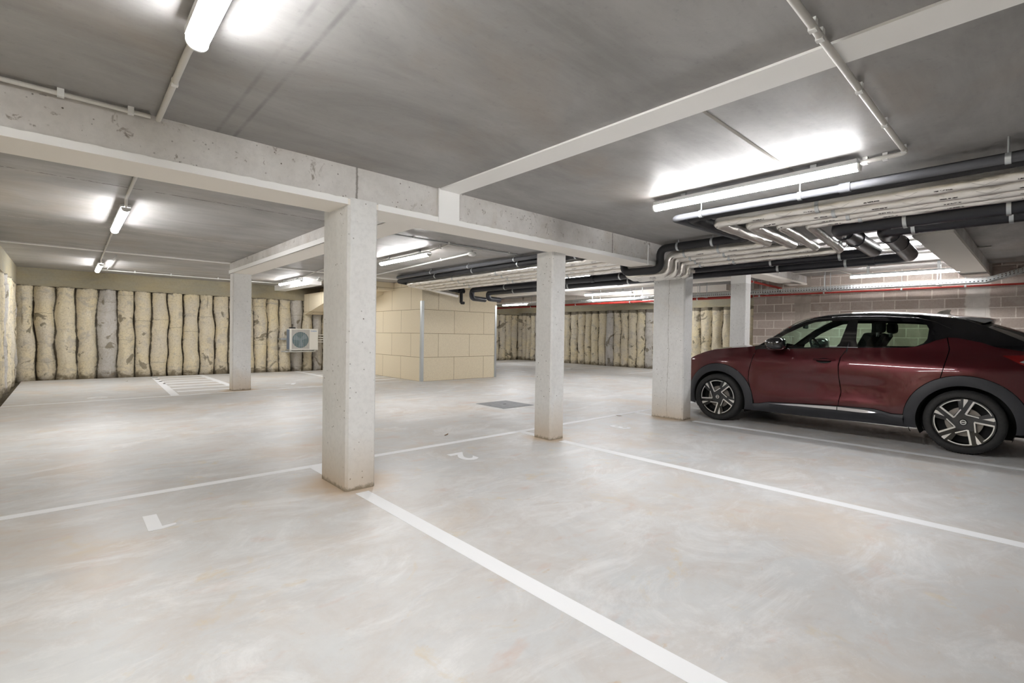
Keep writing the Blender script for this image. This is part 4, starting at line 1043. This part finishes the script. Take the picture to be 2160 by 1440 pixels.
# door mirrors
for side in (-1, 1):
    m = MB(); n = 20; rg = 12; V = []; cxm = side*.955; cym = Yc(1.53); czm = 1.140
    for i in range(rg+1):
        t_ = PI*i/rg
        for j in range(n):
            p = 2*PI*j/n; sx = math.cos(p)*math.sin(t_); sz = math.sin(p)*math.sin(t_); sy = math.cos(t_)
            sg = lambda q, e: math.copysign(abs(q)**e, q)
            yy = sg(sy, .7)*.135*(1 if sy > 0 else .85); fl_ = 1.0 if sy < 0 else (1-.25*sy)
            V.append((cxm+sg(sx, .75)*.120*fl_, cym+yy, czm+sg(sz, .7)*.088*fl_+(.012 if sy < 0 else 0)*0))
    F = [(i*n+j, (i+1)*n+j, (i+1)*n+(j+1) % n, i*n+(j+1) % n) for i in range(rg) for j in range(n)]
    o = MB().add(V, F).build('door_mirror', M['gloss_black'], car, smooth=True)
    MB().prism([(Yc(1.40), 1.055), (Yc(1.55), 1.062), (Yc(1.60), 1.09), (Yc(1.45), 1.12)], 0, side*.83, side*.92).build('mirror_foot', M['clad'], o, bevel=.01)
# badge-like bright dots are left to the wheels; now the four wheels
R_T, R_R = .340, .262
def make_wheel(side, c, rot):
    y0 = Yc(c[0]); x0 = side*.893
    ax = Vector((side, 0, 0))
    t = bpy.data.objects.new('wheel', None); t.empty_display_size = .1; link(t, car); t.location = (x0, y0, .340)
    prof = [(R_R-.004, -.205), (R_R+.02, -.218), (.315, -.214), (.334, -.195), (R_T, -.165), (R_T+.0006, -.11), (R_T, -.055), (.334, -.025), (.318, -.008), (.295, -.001), (R_R+.014, -.004), (R_R+.004, -.012), (R_R-.006, -.030)]
    tb = MB().lathe(prof, (0, 0, 0), ax, 72)
    tb.build('tyre', M['tyre'], t, smooth=True)
    gr = MB()
    for k in range(90):
        a = 2*PI*k/90; ca, sa = math.cos(a), math.sin(a); dd = Vector((0, ca, sa)); tt2 = Vector((0, -sa, ca))
        for (xa, xb) in ((-.190, -.024),):
            rr = R_T-.0015 if xa < -.1 and xb < -.1 else R_T-.0015
            p = [dd*(rr+.0008)+Vector((side*x, 0, 0))+tt2*w_ for x in (xa, xb) for w_ in (-.0022, .0022)]
            gr.add([(q.x, q.y, q.z) for q in p], [(0, 1, 3, 2)])
    gr.build('tread_groove', M['under'], t)
    MB().lathe([(R_R-.004, -.012), (R_R-.012, -.030), (R_R-.022, -.06), (R_R-.03, -.19)], (0, 0, 0), ax, 60).build('rim_barrel', M['rim_black'], t, smooth=True)
    MB().lathe([(0, -.075), (.155, -.075), (.155, -.095), (0, -.095)], (0, 0, 0), ax, 40).build('brake_disc', M['disc'], t, smooth=False)
    MB().lathe([(0, -.125), (R_R-.03, -.125)], (0, 0, 0), ax, 40).build('wheel_back_plate', M['under'], t)
    # face: black disc with five windows, outlined by bright machined edges
    R = R_R-.008
    vv = []; ee = []
    def add(pts, closed=True):
        b0 = len(vv); vv.extend(Vector(p) for p in pts)
        for i in range(len(pts)-1): ee.append((b0+i, b0+i+1))
        if closed: ee.append((b0+len(pts)-1, b0))
    pol = lambda r, a: (r*math.cos(math.radians(a)), r*math.sin(math.radians(a)))
    def window(k):
        o = 72*k; return [pol(.91*R, a+o) for a in (30, 36, 42, 48, 54, 60, 66)]+[pol(.40*R, 76+o), pol(.52*R, 34+o)]
    def window2(k):
        o = 72*k; return [pol(.90*R, 72+72+3+o-72-0), pol(.90*R, 79+o), pol(.62*R, 88+o-2), pol(.55*R, 80+o)]
    wins = [window(k) for k in range(5)]
    ringo = [pol(R, 6*i) for i in range(60)]
    add(ringo)
    for w_ in wins: add(w_)
    vo2, _, fo2, _, _, _ = delaunay_2d_cdt(vv, ee, [], 0, 1e-6)
    F = []
    for f in fo2:
        c2 = (sum(vo2[i].x for i in f)/3, sum(vo2[i].y for i in f)/3)
        if math.hypot(*c2) > R or any(inside(c2, w_) for w_ in wins): continue
        F.append(tuple(f))
    def to3(p, d=0.0, dish=True):
        r = math.hypot(*p)/R; x = -.016-.028*(1-r)**1.0*1.0 + d
        # seen from outside the near side has the nose on the left
        u = p[0]; return (side*x, -u if side < 0 else u, p[1])
    rt_ = math.radians(rot); rotp = lambda p: (p[0]*math.cos(rt_)-p[1]*math.sin(rt_), p[0]*math.sin(rt_)+p[1]*math.cos(rt_))
    V = [to3(rotp((v_.x, v_.y))) for v_ in vo2]
    n0 = len(V); bd = {}
    for f in F:
        for i in range(3):
            e = (f[i], f[(i+1) % 3]); bd[e] = bd.get(e, 0)+1
    back = [(p[0]-side*.030, p[1], p[2]) for p in V]
    FF = list(F)
    for (a, b) in [e for e in bd if (e[1], e[0]) not in bd]: FF.append((a, b, b+n0, a+n0))
    MB().add(V+back, FF).build('rim_face', M['rim_black'], t)
    face = t.children[-1] if t.children else None
    cut = MB()
    def band(pts, w_):
        n = len(pts); L = []
        for i in range(n):
            a = Vector(pts[max(0, i-1)]); b = Vector(pts[min(n-1, i+1)]); d = (b-a).normalized(); nn = Vector((-d.y, d.x))
            if 0 < i < n-1:
                d1 = (Vector(pts[i])-a).normalized(); c_ = max(.45, abs(nn.dot(Vector((-d1.y, d1.x))))); ww = w_/c_
            else: ww = w_
            L += [to3(rotp((pts[i][0]+nn.x*ww/2, pts[i][1]+nn.y*ww/2)), .002), to3(rotp((pts[i][0]-nn.x*ww/2, pts[i][1]-nn.y*ww/2)), .002)]
        cut.add(L, [(2*i, 2*i+1, 2*i+3, 2*i+2) for i in range(n-1)])
    for k in range(5):
        o = 72*k
        band([pol(.935*R, a+o) for a in (24, 30, 36, 42, 48, 54, 60, 66, 69)]+[pol(.93*R, 70+o)], .009)
        band([pol(.95*R, 70+o), pol(.34*R, 79+o)], .017)
        band([pol(.34*R, 79+o), pol(.54*R, 27+o)], .011)
        pts = [pol(.985*R, 18+o), pol(.985*R, 10.5+o), pol(.93*R, 9.5+o), pol(.62*R, 19+o)]
        cut.add([to3(rotp(p), .0025) for p in pts], [(0, 1, 2, 3)])
    cut.build('machined_edges', M['rim_cut'], t)
    MB().lathe([(0, -.024), (.030, -.026), (.036, -.036), (.036, -.046)], (0, 0, 0), ax, 28).build('hub_cap', M['rim_black'], t, smooth=True)
    MB().lathe([(.019, -.0235), (.0225, -.0225), (.026, -.0235)], (0, 0, 0), ax, 28).box((side*-.0245, -.026, -.004), (side*-.0225, .026, .004)).build('hub_emblem', M['rim_cut'], t)
    nuts = MB()
    for k in range(5):
        y_, z_ = pol(.062, 72*k+rot+20); nuts.cyl((side*-.055, y_, z_), (side*-.035, y_, z_), .009, 6)
    nuts.build('wheel_nuts', M['disc'], t)
    return t
for side in (-1, 1):
    make_wheel(side, WF, 47); make_wheel(side, WR, 0)
# tail light clear segment
for side in (-1, 1):
    V = [P3(side, s, h, .004) for s, h in ((3.78, 1.00), (3.86, 1.045), (4.02, 1.02), (4.04, .975), (3.90, .965))]
    obj('reversing_light', V, [(0, 1, 2, 3, 4)], M['tail_clear'], side_parts[(side, 'taillight')])
